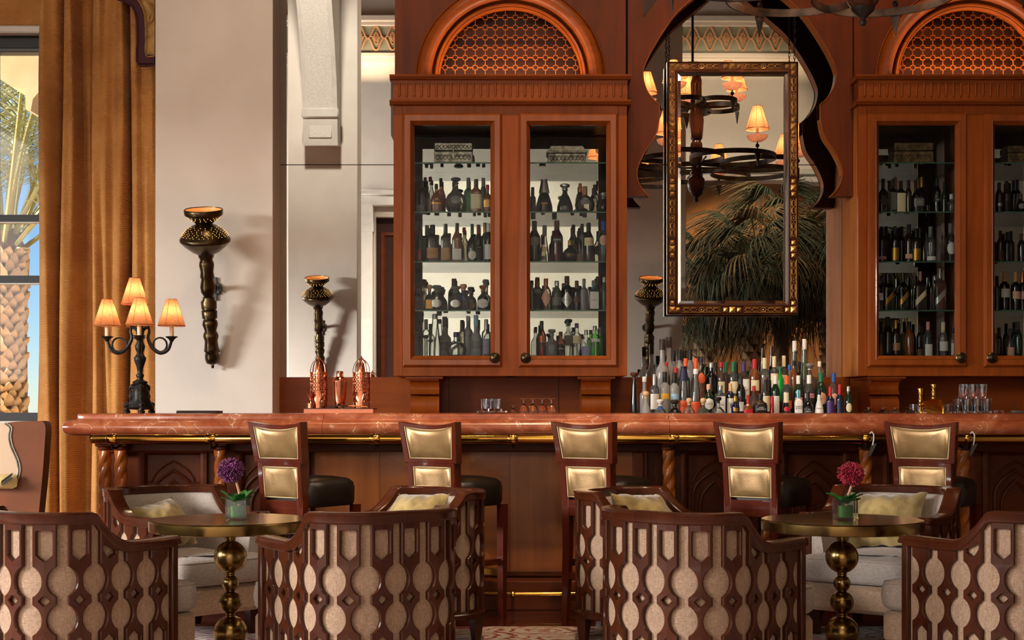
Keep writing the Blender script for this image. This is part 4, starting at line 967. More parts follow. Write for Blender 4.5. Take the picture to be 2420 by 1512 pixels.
def paint(c, rough=.45, metal=0.0):
    if c not in PL:
        rgb = {'black':(22,20,20),'dark':(46,32,26),'white':(232,228,220),'cream':(226,210,170),'red':(182,28,34),'gold':(190,140,60),'silver':(190,188,182),'blue':(30,74,150),'navy':(28,30,62),'teal':(22,140,158),'green':(26,104,66),'orange':(222,92,44),'yellow':(226,172,48),'purple':(76,44,110),'cork':(214,172,122),'brown':(86,46,26),'grey':(120,120,116),'pink':(222,150,160),'lilac':(150,146,178),'tan':(178,130,82),'copper':(200,120,80),'lime':(70,170,70),'peach':(226,170,140),'sky':(150,190,214)}[c]
        PL[c] = plain('paint_'+c, rgb, .35 if c in ('gold','silver','copper') else .5, .7 if c in ('gold','silver','copper') else 0)
    return PL[c]
TXT = {}
def text_mesh(body, h):
    k = (body, round(h,4))
    if k in TXT: return TXT[k]
    cu_ = bpy.data.curves.new('lettering', 'FONT'); cu_.body = body; cu_.size = h; cu_.align_x = 'CENTER'; cu_.align_y = 'CENTER'; cu_.resolution_u = 2; cu_.space_line = .9
    o = bpy.data.objects.new('lettering', cu_); me = bpy.data.meshes.new_from_object(o); bpy.data.objects.remove(o); bpy.data.curves.remove(cu_)
    TXT[k] = me; return me
BM = {}
def bottle(x, y, z, H, R, shape, col, cap, lab=None, text=None, tcol='black', sq=0.0, label='', group=None, stop=None, rz=0.0):
    """lab: (colour, low, high, half angle or None for all round, outline) with outline rect / round / diamond / slant"""
    H = round(H, 3); R = round(R, 3); prof = BODY[shape]; key = ('b', shape, H, R, sq)
    nk = [r for r, zz in prof if r > 0][-1]; nr = max(.0105, min(nk*R, .0165)); f = nr/(nk*R)
    def rad(v):
        for (r0, a0), (r1, a1) in zip(prof[1:], prof[2:]):
            if a0 <= v <= a1 and a1 > a0: r = r0+(r1-r0)*(v-a0)/(a1-a0); break
        else: r = 1
        t = min(1, max(0, (v-.5)/.25)); return r*R*(1+(f-1)*t) if r <= .7 else r*R
    if key not in BM:
        p2 = []
        for r, v in prof:
            rr = r*R
            if 0 < r <= nk*1.02 and v > .5: rr = nr
            p2.append((rr, v*H))
        BM[key] = to_mesh(MB().lathe(p2, 16, sq=0), 'bottle', 50) if not sq else to_mesh(MB().lathe([(r, zz) for r, zz in p2], 20, sq=sq, a0=pi/20), 'bottle', 50)
    o = link('bottle', BM[key], glass(col)); o.location = (x, y, z); o.rotation_euler = (0,0,rz); tag(o, label, 'bottle', group)
    # cap
    if stop == 'ball': cm = [(0,.0),(nr*1.15,.0),(nr*1.2,.008),(nr*1.0,.010),(nr*1.75,.020),(nr*1.85,.032),(nr*1.4,.044),(0,.047)]; z0 = H-.047+.02
    elif stop == 'knob': cm = [(0,0),(nr*1.3,0),(nr*1.3,.006),(nr*.8,.010),(nr*2.0,.024),(nr*2.1,.036),(nr*1.5,.042),(0,.043)]; z0 = H-.03
    elif stop == 'long': cm = [(0,0),(nr*1.15,0),(nr*1.12,.07),(nr*1.0,.073),(0,.073)]; z0 = H-.071
    elif stop == 'conec': cm = [(0,0),(nr*2.3,0),(nr*1.3,.085),(nr*1.5,.087),(nr*1.5,.095),(0,.096)]; z0 = H-.085
    else: cm = [(0,0),(nr*1.15,0),(nr*1.18,.004),(nr*1.14,.032),(nr*1.0,.035),(0,.035)]; z0 = H-.034
    ck = ('c', stop, round(nr,4))
    if ck not in BM: BM[ck] = to_mesh(MB().lathe(cm, 12), 'cap', 45)
    c = link('cap', BM[ck], paint(cap), o); c.location = (0,0,z0)
    if lab:
        lc, lo, hi, ha, kind = lab; key = ('l', shape, H, R, sq, lo, hi, ha, kind)
        def surf(a, v):
            r = rad(v)
            if sq: p = 2+sq*6; ca, sa = abs(cos(a)), abs(sin(a)); r = r/((ca**p+sa**p)**(1/p))*1.0
            return ((r+.0012)*cos(a), (r+.0012)*sin(a), v*H)
        if key not in BM:
            if ha is None: rows = [[surf(2*pi*i/20+pi/20, v) for i in range(20)] for v in (lo, lo+(hi-lo)*.33, lo+(hi-lo)*.66, hi)]; mb = MB().grid(rows, True)
            else:
                rows = []
                for j in range(9):
                    v = j/8; w = ha
                    if kind == 'round': w = ha*sqrt(max(.0, 1-(2*v-1)**2))
                    elif kind == 'diamond': w = ha*(1-abs(2*v-1))
                    rows.append([surf(-pi/2+w*(2*i/8-1), lo+(hi-lo)*v+((.16*(2*i/8-1)) if kind == 'slant' else 0)) for i in range(9)])
                mb = MB().grid(rows)
            BM[key] = to_mesh(mb, 'label', 60, False)
        l = link('label', BM[key], paint(lc), o)
        if text:
            mid = (lo+hi)/2*H; aw = (ha or 1.1)*R*1.5; nchar = max(len(s) for s in text.split('\n')); h = min((hi-lo)*H*(.6 if '\n' not in text else .42), aw*1.5/nchar)
            me = text_mesh(text, h).copy(); rr = rad((lo+hi)/2)+.0022
            for v in me.vertices:
                a = -pi/2+v.co.x/rr; q = rr
                if sq: p = 2+sq*6; q = rr/((abs(cos(a))**p+abs(sin(a))**p)**(1/p))
                v.co = (q*cos(a), q*sin(a), mid+v.co.y)
            link('lettering', me, paint(tcol), l)
    return o
ORD = 'first second third fourth fifth sixth seventh eighth ninth tenth eleventh twelfth thirteenth fourteenth fifteenth sixteenth seventeenth eighteenth nineteenth twentieth'.split()+['%d%s' % (n, 'st' if n == 21 else 'nd' if n == 22 else 'rd' if n == 23 else 'th') for n in range(21, 40)]
CN = {'clear':'clear','smoke':'smoky','amberclear':'amber','greenclear':'green tinted','aqua':'aqua','palegreen':'pale green','rose':'rose','blueclear':'blue','olive':'olive','dark':'dark','brown':'brown','black':'black','green':'dark green','red':'red','white':'white','navy':'navy','slate':'slate grey','amber':'amber','wine':'dark red','brightgreen':'bright green','frost':'frosted'}
SN = {'round':'round','squat':'squat','cone':'conical','tall':'long-necked','slim':'slim','spire':'tall tapering','jug':'flask-shaped','wine':'','bord':''}
def describe(col, shape, cap, lab):
    s = (SN[shape]+' ' if SN[shape] else '')+CN[col]+' bottle, '+cap+' cap'
    return s
BACK = .07
# (px centre, py top, px width, shape, glass, cap, label, text, text colour, squareness, stopper, 1 = standing behind)
R_ = lambda c, lo=.12, hi=.46, ha=.95: (c, lo, hi, ha, 'rect'); O_ = lambda c, lo=.12, hi=.46, ha=.8: (c, lo, hi, ha, 'round')
D_ = lambda c, lo=.08, hi=.52, ha=1.0: (c, lo, hi, ha, 'diamond'); S_ = lambda c, lo=.26, hi=.42, ha=1.0: (c, lo, hi, ha, 'slant'); A_ = lambda c, lo=.1, hi=.4: (c, lo, hi, None, 'rect')
def shelf_row(cabx, zi, lst, where):
    z = SHZ[zi]+.0005; S0 = F
    order = sorted(range(len(lst)), key=lambda i: lst[i][0]); rank = {i: k for k, i in enumerate(order)}
    for i, it in enumerate(lst):
        px, py, w, shape, col, cap = it[:6]; lab = it[6] if len(it) > 6 else None; text = it[7] if len(it) > 7 else None
        tc = it[8] if len(it) > 8 else 'black'; sq = it[9] if len(it) > 9 else 0; stop = it[10] if len(it) > 10 else None; bk = it[11] if len(it) > 11 else 0
        Y = 10.19+.04*bk if bk else 10.02+.02*(i % 2)
        x = at(px, 0, Y)[0]; H = (at(0, py, Y)[2]-z); R = w*.5*Y/F
        if bk: Y = min(Y, YM-.03-R); 
        bottle(x, Y, z, H, R, shape, col, cap, lab, text, tc, sq, '%s, %s from left, %s' % (describe(col, shape, cap, lab), ORD[rank[i]], where), 'spirits in the display cabinets', stop)
N = None
c1l = 'central cabinet left door, %s shelf'; c1r = 'central cabinet right door, %s shelf'; c2l = 'right-hand cabinet left door, %s shelf'; c2r = 'right-hand cabinet edge door, %s shelf'
SH = {1:'top bottle', 2:'second bottle', 3:'third bottle', 4:'lowest bottle'}
shelf_row(0,1,[(996,427,25,'wine','black','black',R_('grey',.12,.24,.5)),(1005,420,17,'bord','green','black',N,N,'black',0,'long',1),(1017,418,18,'wine','clear','red',R_('cream',.1,.45,.9),N,'black',0,N,1),(1031,435,25,'squat','amber','black',R_('gold',.3,.36,.8),N,'black',.5),(1042,422,18,'bord','amberclear','black',R_('yellow',.72,.78,1),N,'black',0,'long',1),
 (1077,424,50,'round','smoke','black',O_('grey',.25,.5,.5),N,'black',0,'knob'),(1074,430,26,'wine','brown','brown',N,N,'black',0,N,1),(1107,421,22,'bord','greenclear','grey',N,N,'black',0,'long',1),(1125,424,25,'bord','amber','dark',R_('cream',.12,.55,.9),N,'copper',.6,'long'),(1142,421,20,'wine','olive','grey',N,N,'black',0,'long',1),(1152,437,22,'squat','amber','red',R_('gold',.2,.45,.7),N,'black',.3)], c1l % SH[1])
shelf_row(0,2,[(992,534,26,'wine','black','black',R_('red',.05,.34,.25)),(1009,533,22,'bord','dark','grey',N,N,'black',0,'long',1),(1022,532,30,'bord','brown','black',R_('tan',.1,.38,.85),'DRAMBUIE','brown',.3,'long'),(1053,530,23,'bord','brown','black',R_('tan',.06,.38,.8),N,'brown',.5,'long'),(1080,528,23,'wine','amber','black',R_('white',.06,.34,.8),N,'black',.5,'long'),(1097,538,18,'bord','smoke','red',N,N,'black',0,N,1),(1116,530,28,'round','black','green',O_('white',.05,.30,.75),N,'black',0,'long'),(1131,532,22,'wine','dark','red',R_('black',.38,.50,.9),'BOLS','white',0,'long',1),(1146,527,20,'bord','green','gold',N,N,'black',0,'long',1),(1154,528,22,'wine','dark','white',R_('white',.08,.46,.9),N,'red',0,'long')], c1l % SH[2])
shelf_row(0,3,[(986,676,22,'squat','brown','brown',R_('brown',.1,.4,.8),N,'black',.5,'knob'),(1001,666,25,'cone','smoke','brown',N,N,'black',0,'ball',1),(1015,679,22,'squat','dark','cork',R_('gold',.08,.45,.7),N,'black',.5,'ball'),(1032,678,37,'squat','smoke','olivecap' if 0 else 'grey',O_('silver',.12,.48,.62),N,'grey',.2,'knob'),(1043,682,24,'squat','dark','grey',N,N,'black',0,'knob',1),(1073,659,28,'wine','brown','brown',N,N,'black',0,'long',1),(1077,680,36,'squat','smoke','grey',O_('silver',.12,.46,.6),N,'grey',.2,'knob'),(1095,677,31,'squat','blueclear','cork',R_('black',.1,.42,.75),N,'silver',.4,'ball'),(1113,682,26,'squat','dark','dark',O_('tan',.12,.46,.7),N,'black',.2,'knob',1),(1141,678,26,'squat','brown','copper',O_('white',.1,.5,.95),'Don Julio','orange',.3,'knob'),(1148,666,22,'tall','smoke','grey',N,N,'black',0,'ball',1)], c1l % SH[3])
shelf_row(0,4,[(985,738,19,'tall','smoke','black',O_('black',.52,.6,.8)),(1007,755,22,'bord','clear','grey',O_('black',.5,.6,.7),N,'black',0,'long'),(1028,742,29,'spire','clear','silver'),(1051,749,26,'tall','frost','grey',R_('grey',.2,.4,.9),N,'black',0,'long',1),(1078,785,48,'round','clear','purple',R_('blue',.03,.12,.5)),(1092,757,22,'bord','smoke','dark',N,N,'black',0,'long',1),(1106,747,21,'bord','frost','white',R_('grey',.52,.57,.9),N,'black',0,N,1),(1125,745,25,'tall','frost','sky',R_('grey',.22,.4,.9),N,'grey',0,'long'),(1149,755,22,'bord','clear','silver',R_('lilac',.1,.5,.8),'CIROC','navy',0,'long')], c1l % SH[4])
shelf_row(0,1,[(1259,443,15,'bord','dark','black',N,N,'black',0,'long',1),(1286,427,40,'jug','black','smokecap' if 0 else 'silver',R_('gold',.26,.31,.45),N,'black',0,'conec'),(1335,439,38,'jug','black','silver',N,N,'black',.3,'knob'),(1371,434,18,'bord','dark','copper',N,N,'black',0,'long',1),(1382,441,48,'round','smoke','tan',O_('grey',.28,.5,.5),N,'black',0,'long'),(1406,437,22,'wine','smoke','dark',N,N,'black',0,'long',1),(1426,459,22,'round','dark','silver',N,N,'black',0,'knob')], c1r % SH[1])
shelf_row(0,2,[(1263,523,29,'wine','green','black',O_('grey',.38,.62,.9),N,'red',0,'long'),(1287,533,25,'cone','smoke','grey',R_('cream',.3,.42,.7),N,'black',0,'long'),(1316,522,29,'wine','wine','brown',R_('black',.46,.60,1),'CAMPARI','white',0,'long'),(1355,532,22,'wine','green','dark',R_('wine2' if 0 else 'brown',.3,.5,.8),N,'black',0,'long',1),(1347,568,35,'round','black','gold',R_('black',.2,.42,.8),'CHAMBORD','gold'),(1370,540,20,'bord','dark','black',R_('tan',.05,.3,.9),N,'black',0,'long',1),(1376,530,18,'bord','slate','black',N,N,'black',0,'long',1),(1391,527,25,'wine','brown','black',R_('cream',.42,.62,.9),'BAILEYS','red',0,'long'),(1426,523,25,'wine','smoke','blue',O_('peach',.4,.66,.85),N,'red',0,'long')], c1r % SH[2])
shelf_row(0,3,[(1257,663,15,'bord','green','green',N,N,'black',.4,N,1),(1270,656,25,'bord','olive','gold',R_('grey',.55,.66,.6),N,'black',0,'long',1),(1290,659,25,'wine','smoke','copper',D_('peach',.1,.68,1.0),N,'brown',0,'long'),(1316,664,25,'wine','olive','silver',R_('grey',.18,.45,1),N,'red'),(1340,653,27,'bord','black','brown',D_('silver',.08,.54,1.15),"HENDRICK'S",'black',0,'long'),(1363,664,22,'bord','black','brown',O_('brown',.24,.5,.8),N,'black',0,'long'),(1380,659,18,'bord','slate','grey',N,N,'black',.4),(1404,663,28,'bord','aqua','grey',R_('white',.06,.62,.62),'BOMBAY','blue',.7),(1412,654,20,'wine','rose','brown',N,N,'black',0,'long',1),(1428,655,18,'wine','blueclear','silver',N,N,'black',0,N)], c1r % SH[3])
shelf_row(0,4,[(1266,773,22,'squat','clear','black',R_('black',.05,.12,.9),N,'black',.5,N,1),(1280,759,22,'wine','rose','dark',R_('copper',.42,.6,.9),N,'dark',0,'long'),(1304,782,29,'squat','slate','grey',O_('grey',.25,.5,.5),N,'black',.2,'knob'),(1325,784,22,'bord','amberclear','brown',O_('black',.15,.55,.95),'OPIHR','white'),(1344,758,22,'bord','clear','black',R_('grey',.38,.62,.9),N,'black',.6,'knob',1),(1363,764,22,'bord','clear','purple',R_('cream',.42,.64,1),"GORDON'S",'yellow'),(1385,780,21,'bord','clear','silver',R_('lilac',.05,.42,.9),N,'black',.4),(1406,770,22,'bord','palegreen','silver',R_('white',.5,.6,.9),N,'green',.3),(1419,774,14,'bord','brightgreen','grey',N,N,'black',0,N,1)], c1r % SH[4])
shelf_row(1,1,[(2087,423,25,'squat','black','black',D_('dark',.2,.5,.9),N,'black',.4,'long'),(2110,423,16,'bord','dark','black',R_('slateg' if 0 else 'grey',.1,.6,1),N,'black',.5,'long'),(2116,419,16,'bord','smoke','tan',N,N,'black',0,'long',1),(2129,428,21,'bord','dark','black',R_('cream',.04,.62,.95),N,'brown',.5,'long'),(2147,426,16,'wine','brown','black',N,N,'black',0,'long'),(2169,423,27,'squat','dark','brown',R_('grey',.2,.42,.8),'ELIJAH\nCRAIG','silver',.4,'long'),(2178,419,16,'bord','dark','gold',N,N,'black',0,'long',1),(2214,422,21,'wine','black','black',R_('black',.32,.46,.9),'Ardbeg','white',0,'long'),(2232,431,18,'wine','green','black',N,N,'black',0,'long',1),(2248,459,17,'squat','clear','white')], c2l % SH[1])
shelf_row(1,2,[(2084,536,21,'wine','brown','black',R_('pink',.08,.16,.9),N,'black',0,'long'),(2094,536,18,'bord','black','black',N,N,'black',0,'long',1),(2115,535,20,'wine','dark','black',R_('gold',.05,.4,.9),N,'black',0,'long'),(2124,539,15,'bord','black','black',N,N,'black',0,'long',1),(2131,536,16,'bord','green','black',N,N,'black',0,'long',1),(2148,531,23,'wine','brown','black',R_('peach',.10,.22,1),N,'brown',0,'long'),(2165,541,21,'bord','brown','black',R_('gold',.05,.4,.9),N,'black',0,'long'),(2174,539,15,'bord','black','black',N,N,'black',0,'long',1),(2199,536,25,'wine','clear','grey',R_('white',.05,.16,.9),'Dalwhinnie','white',0,'long'),(2246,529,23,'wine','smoke','grey',O_('white',.2,.52,.95),N,'black',0,'long')], c2l % SH[2])
shelf_row(1,3,[(2080,652,13,'bord','black','black',R_('white',.3,.5,.8),N,'black',.5),(2091,650,18,'bord','black','black',N,N,'black',.5,'long',1),(2100,648.5,23,'bord','black','black',S_('gold'),N,'black',.6,'long'),(2122,678,16,'bord','black','black',N,N,'black',.5,N,1),(2135,646.5,21,'bord','black','black',S_('gold'),N,'black',.6,'long'),(2163,653,18,'bord','black','black',N,N,'black',.5,'long',1),(2174,642.6,25,'bord','brown','tan',S_('cream'),N,'black',.6,'long'),(2209,651,18,'bord','smoke','silver',N,N,'black',.5,N,1),(2221,635,26,'bord','amberclear','silver',S_('silver'),N,'black',.6,'long')], c2l % SH[3])
shelf_row(1,4,[(2082,761,13,'wine','green','black',R_('tan',.1,.4,.8),N,'black',0,'long',1),(2098,749,24,'wine','black','black',N,N,'black',0,'long'),(2117,757,20,'wine','brown','gold',R_('tan',.2,.4,.9),N,'black',0,'long'),(2137,761,16,'bord','smoke','black',N,N,'black',0,'long',1),(2149,760,22,'wine','amber','black',N,N,'black',0,'long'),(2173,764,15,'wine','black','black',R_('tan',.05,.28,.9),N,'black',0,'long',1),(2193,761,21,'wine','greenclear','pink',R_('white',.04,.38,.9),N,'black',0,'long'),(2229,761.6,23,'wine','clear','cream',R_('white',.2,.46,1),N,'grey',0,'long'),(2252,776,14,'bord','clear','black',R_('white',.1,.5,.8))], c2l % SH[4])
shelf_row(1,1,[(2361,432,18,'wine','brown','black',D_('silver',.2,.34,.8),N,'black',0,'long'),(2379,429,21,'wine','brown','black',R_('dark',.06,.4,.8),N,'black',0,'long'),(2395,427,16,'bord','black','black',N,N,'black',0,'long',1),(2404,425,16,'bord','dark','black',N,N,'black',0,'long',1),(2412,458,24,'round','dark','brown',O_('grey',.2,.5,.7))], c2r % SH[1])
shelf_row(1,2,[(2364,546,18,'wine','dark','black',R_('brown',.06,.36,.8),N,'white',0,'long'),(2380,549,17,'bord','black','black',N,N,'black',0,'long'),(2389,547,17,'bord','black','black',N,N,'black',0,'long',1),(2414,552,20,'wine','dark','brown',N,N,'black',0,'long')], c2r % SH[2])
shelf_row(1,3,[(2356,653,15,'bord','green','black',N,N,'black',0,'long'),(2374,641.6,23,'bord','dark','tan',R_('white',.34,.56,1),N,'black',0,'long'),(2400,643.6,22,'bord','dark','tan',R_('peach',.3,.5,.9),N,'black',0,'long'),(2416,643,15,'bord','dark','copper',R_('pink',.3,.5,.9),N,'black',0,'long')], c2r % SH[3])
shelf_row(1,4,[(2353,776,13,'wine','amber','gold'),(2361,775,15,'bord','black','black',N,N,'black',0,'long',1),(2387,776,21,'squat','amberclear','dark',R_('peach',.05,.36,.9)),(2396,762,17,'bord','black','black',N,N,'black',0,'long',1),(2406,761,20,'wine','green','black',N,N,'black',0,'long')], c2r % SH[4])
# bottles massed on the back counter
def counter_row(z, Y, lst, where, dj=.0):
    order = sorted(range(len(lst)), key=lambda i: lst[i][0]); rank = {i: k for k, i in enumerate(order)}
    for i, it in enumerate(lst):
        px, py, w, shape, col, cap = it[:6]; lab = it[6] if len(it) > 6 else None; text = it[7] if len(it) > 7 else None
        tc = it[8] if len(it) > 8 else 'black'; sq = it[9] if len(it) > 9 else 0; stop = it[10] if len(it) > 10 else None; bk = it[11] if len(it) > 11 else 0
        Yb = Y+dj*bk; x = at(px, 0, Yb)[0]; H = at(0, py, Yb)[2]-z
        bottle(x, Yb, z, H, w*.5*Yb/F, shape, col, cap, lab, text, tc, sq, '%s, %s from left, %s' % (describe(col, shape, cap, lab), ORD[rank[i]], where), 'bottles massed on the back counter', stop)
counter_row(1.0605, 9.43, [(1499,884,19,'slim','black','brown',N,N,'black',0,'knob'),(1526.5,931,28,'jug','frost','cork',N,N,'black',0,'ball'),(1560,948,28,'squat','clear','white',R_('blue',.62,.74,2),N,'black',0,'knob'),(1594.6,949,32,'squat','black','dark',N,N,'black',0,'knob'),(1628.6,947,26,'squat','clear','cork',N,N,'black',.3,'ball'),(1662,947,27,'squat','greenclear','cork',N,N,'black',.3,'ball'),(1697,942,34,'round','clear','dark',O_('slate2' if 0 else 'grey',.2,.5,.6),N,'black',0,'knob'),(1738,936,20,'wine','navy','gold',O_('gold',.4,.56,.6),N,'black',0),
 (1768,934,22,'squat','amber','red',R_('red',.3,.48,1),N,'black',.6,'long'),(1797,930,30,'bord','brown','black',R_('black',.38,.60,1.1),'JACK\nDANIEL\'S','white',.6),(1824.7,937,11,'slim','red','red',N,N,'black',0,'long'),(1858,928,30,'cone','black','cream',O_('red',.36,.54,.8),N,'black',0,'long'),(1887,921.7,18,'bord','white','teal',R_('white',.3,.62,1),'KOKO\nKANU','black',.7,'long'),(1909.4,926,26,'squat','black','black',R_('black',.3,.48,.9),'Tia\nMaria','white',0,'long'),(1936,920,25,'jug','white','black',R_('white',.34,.50,1),'MALIBU','brown'),(1962,915,20,'bord','navy','red',R_('purple',.1,.6,1),N,'black',0,'long'),(1984.5,909,18,'bord','navy','red',R_('navy',.2,.6,.9),N,'silver',0,'long'),(2005,913,18,'wine','green','silver',O_('cream',.28,.54,.8),N,'black',0)], 'front row on back counter')
counter_row(1.1205, 9.565, [(1523,890,22,'tall','frost','white'),(1546.7,885,23,'bord','clear','silver',R_('white',.1,.5,1),N,'navy',0,'long'),(1571,879,24,'bord','frost','black',R_('yellow',.34,.48,.9),N,'black',0,'long'),(1594,881,24,'bord','frost','black',R_('sky',.34,.48,.9),N,'black',0,'long'),(1616,869,21,'slim','clear','navy',A_('orange',.0,.28),N,'black',0,'conec'),(1644,872,24,'spire','clear','white',A_('orange',.0,.26)),(1674.4,908,28,'squat','green','peach',O_('white',.12,.52,.9),'PLYMOUTH','navy',0),(1702,910,28,'bord','aqua','silver',R_('white',.0,.60,.62),'BOMBAY','blue',.7),(1726,906,19,'bord','navy','cork',R_('white',.0,.50,1),'T','black',0,'long'),(1751,888,22,'wine','black','black',R_('white',.05,.3,.5),N,'black',0,'long'),
 (1781.7,912,25,'round','amberclear','red',O_('brown',.2,.5,.6)),(1809.4,898,21,'bord','cream2' if 0 else 'smoke','black',R_('cream',.05,.52,1),N,'brown',0,'long'),(1832.4,888,21,'wine','green','white',R_('white',.0,.46,.9),N,'black',0,'long'),(1859.4,889,26,'wine','olive','orange',R_('orange',.12,.34,.9),N,'black',0,'long'),(1886.5,888,22,'wine','green','white',R_('pink',.1,.42,.9),N,'black',0,'long'),(1912,887,26,'wine','olive','white',R_('pink',.4,.52,1),'MARTINI','black',0,'long'),(1940,881,27,'wine','green','green',O_('peach',.2,.52,.9),'MARTINI','red',0,'long'),(1970,882,25,'wine','rose','blue',O_('peach',.2,.50,.9),'MARTINI','red',0,'long')], 'middle step of back counter')
counter_row(1.2005, 9.70, [(1565,802,32,'tall','frost','dark',N,N,'black',0,'long'),(1581,797,32,'tall','frost','dark',N,N,'black',0,'long',1),(1551,862,20,'bord','dark','black',N,N,'black',0,'long'),(1592,829,24,'bord','frost','black',N,N,'black',0,'long',2),(1606,826,24,'bord','frost','black',N,N,'black',0,'long',1),(1617.5,829,24,'bord','frost','black',N,N,'black',0,'long',2),(1631,826,24,'bord','frost','black',N,N,'black',0,'long',1),(1620,847,22,'tall','clear','orange',N,N,'black',0,'long'),(1644.6,847,22,'tall','clear','orange',N,N,'black',0,'long'),(1574.4,856,18,'bord','smoke','red',N,N,'black',0,'long',0),(1597,869,18,'bord','smoke','red',N,N,'black',0,'long',0),(1657,845,24,'squat','smoke','navy',O_('orange',.4,.66,.8)),(1681,857,24,'bord','black','silver'),(1691,856,18,'bord','wine','dark',N,N,'black',0,'long',1),(1704,856,21,'bord','amberclear','red',R_('cream',.2,.5,.8)),(1715,857,20,'bord','amberclear','green',N,N,'black',0,'long',1),(1733,855,24,'bord','greenclear','green',R_('cream',.2,.5,.8),N,'black',0,'long'),(1740,856,16,'bord','dark','black',N,N,'black',0,'long',1),(1757,855,26,'bord','smoke','purple',R_('white',.05,.56,.9),'JIM\nBEAM','red',.5,'long'),
 (1783,849,26,'wine','amber','red',R_('cream',.25,.5,.8),N,'black',0,'long'),(1806.7,846,24,'bord','clear','cream',N,N,'black',0,'long'),(1829.6,842.5,21,'bord','rose','cream',R_('cream',.3,.62,1),N,'dark',0,'long'),(1852.5,841,21,'bord','amberclear','cream',R_('cream',.3,.58,1),N,'black',0,'long',1),(1843,866,19,'wine','brightgreen','green'),(1816.4,873,18,'bord','dark','navy'),(1866,862.6,18,'bord','clear','blue',R_('green',.1,.4,.9),'PERNOD','white',0),(1876,852,19,'wine','amber','black'),(1877.5,806,21,'spire','palegreen','white',N,N,'black',0,'long',1),(1901,802,21,'spire','palegreen','white',N,N,'black',0,'long',1),(1890,855,17,'bord','dark','navy',N,N,'black',0,N,2),(1914,863,34,'squat','amberclear','silver',N,N,'black',.5,'knob'),(1936.5,854,18,'tall','clear','white',N,N,'black',0,N)], 'top step of back counter', .055)
# silver caskets on the top shelves
def casket(px, w, h, ph, label, mat, sloped, strap):
    Y = 10.03; x = at(px,0,Y)[0]; hw = w*.5*Y/F; H = h*Y/F; t = thing('casket', label, 'box', (x, Y, SHZ[0]+.001), 0, 'decorative caskets', True)
    zb = H*.58
    part('box', MB().box(-hw, hw, -.055, .12, 0, zb, .004).box(-hw-.004, hw+.004, -.06, .125, 0, .012, .003), mat, t)
    if sloped: part('lid', MB().box(-hw-.012, hw+.012, -.068, .13, zb, zb+.014, .004).prism([(-hw-.005, zb+.014),(hw+.005, zb+.014),(hw-.02, H),(-hw+.02, H)], -.05, .11), mat, t)
    else: part('lid', MB().box(-hw, hw, -.055, .12, zb+.004, H, .006), mat, t)
    for i in range(9):
        u = -hw*.82+hw*1.64*i/8; a = MB().tube([(u+.016*cos(q)*(1-q/14), -.057, zb*.5+.022*sin(q)*(1-q/14)) for q in [j*.8 for j in range(12)]], .0028, 4)
        part('scroll_relief', a, mat, t)
        if not sloped: part('scroll_relief', MB().tube([(u+.014*cos(q)*(1-q/14), -.057, (zb+H)/2+.012*sin(q)) for q in [j*.8 for j in range(9)]], .0025, 4), mat, t)
    if strap: part('hasp', MB().box(-.008, .008, -.063, -.055, zb*.3, zb+.02, .002).lathe([(0,-.004),(.010,0),(0,.004)], 8, (0,-.06,zb+.02)), M['grey_silver'], t)
M['grey_silver'] = mottled('tarnished_silver', (108,102,94), (176,168,154), (30,30,30), .35, .85, bmp=.5); M['brown_silver'] = mottled('aged_brass_box', (92,74,52), (150,124,88), (30,30,30), .4, .8, bmp=.5)
casket(1072, 90, 49, 335, 'embossed silver casket with a hasp, top shelf, central cabinet left door', M['grey_silver'], False, True)
casket(1339, 88, 41, 343, 'low silver casket with a sloping lid, top shelf, central cabinet right door', M['grey_silver'], True, False)
casket(2155, 93, 49, 337, 'brown embossed casket on the right-hand cabinet top shelf, left door', M['brown_silver'], False, False)
casket(2425, 98, 42, 343, 'plain brown casket cut by the frame, right-hand cabinet top shelf', M['brown_silver'], False, False)
# ------------------------------------------------------------------ chandelier
CHX, CHY = 1.736, 7.15
ch = thing('chandelier', 'black iron ring chandelier with shaded candle lamps, hanging above the lounge', 'chandelier', (CHX, CHY, 3.09))
part('stem', MB().lathe([(0,3.13),(.05,3.13),(.075,3.16),(.085,3.21),(.075,3.26),(.045,3.285),(.05,3.30),(.06,3.31),(.045,3.33),(.05,3.40),(.062,3.50),(.055,3.58),(.04,3.61),(.055,3.63),(.062,3.70),(.07,3.80),(.05,3.92),(.042,3.95),(.058,3.97),(.05,4.0),(.052,4.06),(.055,4.14),(.04,4.2),(.06,4.24),(.06,4.25),(.0,4.25)], 20, (CHX,CHY,0)).box(CHX-.055,CHX+.055,CHY-.055,CHY+.055,4.25,4.38,.006), M['maho'], ch)
part('finial', MB().lathe([(0,3.045),(.014,3.05),(.020,3.065),(.012,3.08),(.02,3.09),(.055,3.12),(.06,3.135),(0,3.14)], 16, (CHX,CHY,0)), M['iron'], ch)
part('rod', MB().tube([(CHX,CHY,4.38),(CHX,CHY,CEIL-.1)], .012, 8), M['iron'], ch)
def ring_strip(cx, cy, z, r, hgt=.042, th=.008, n=40): 
    return MB().lathe([(r-th,-hgt/2),(r,-hgt/2),(r,hgt/2),(r-th,hgt/2),(r-th,-hgt/2)], n, (cx,cy,z))
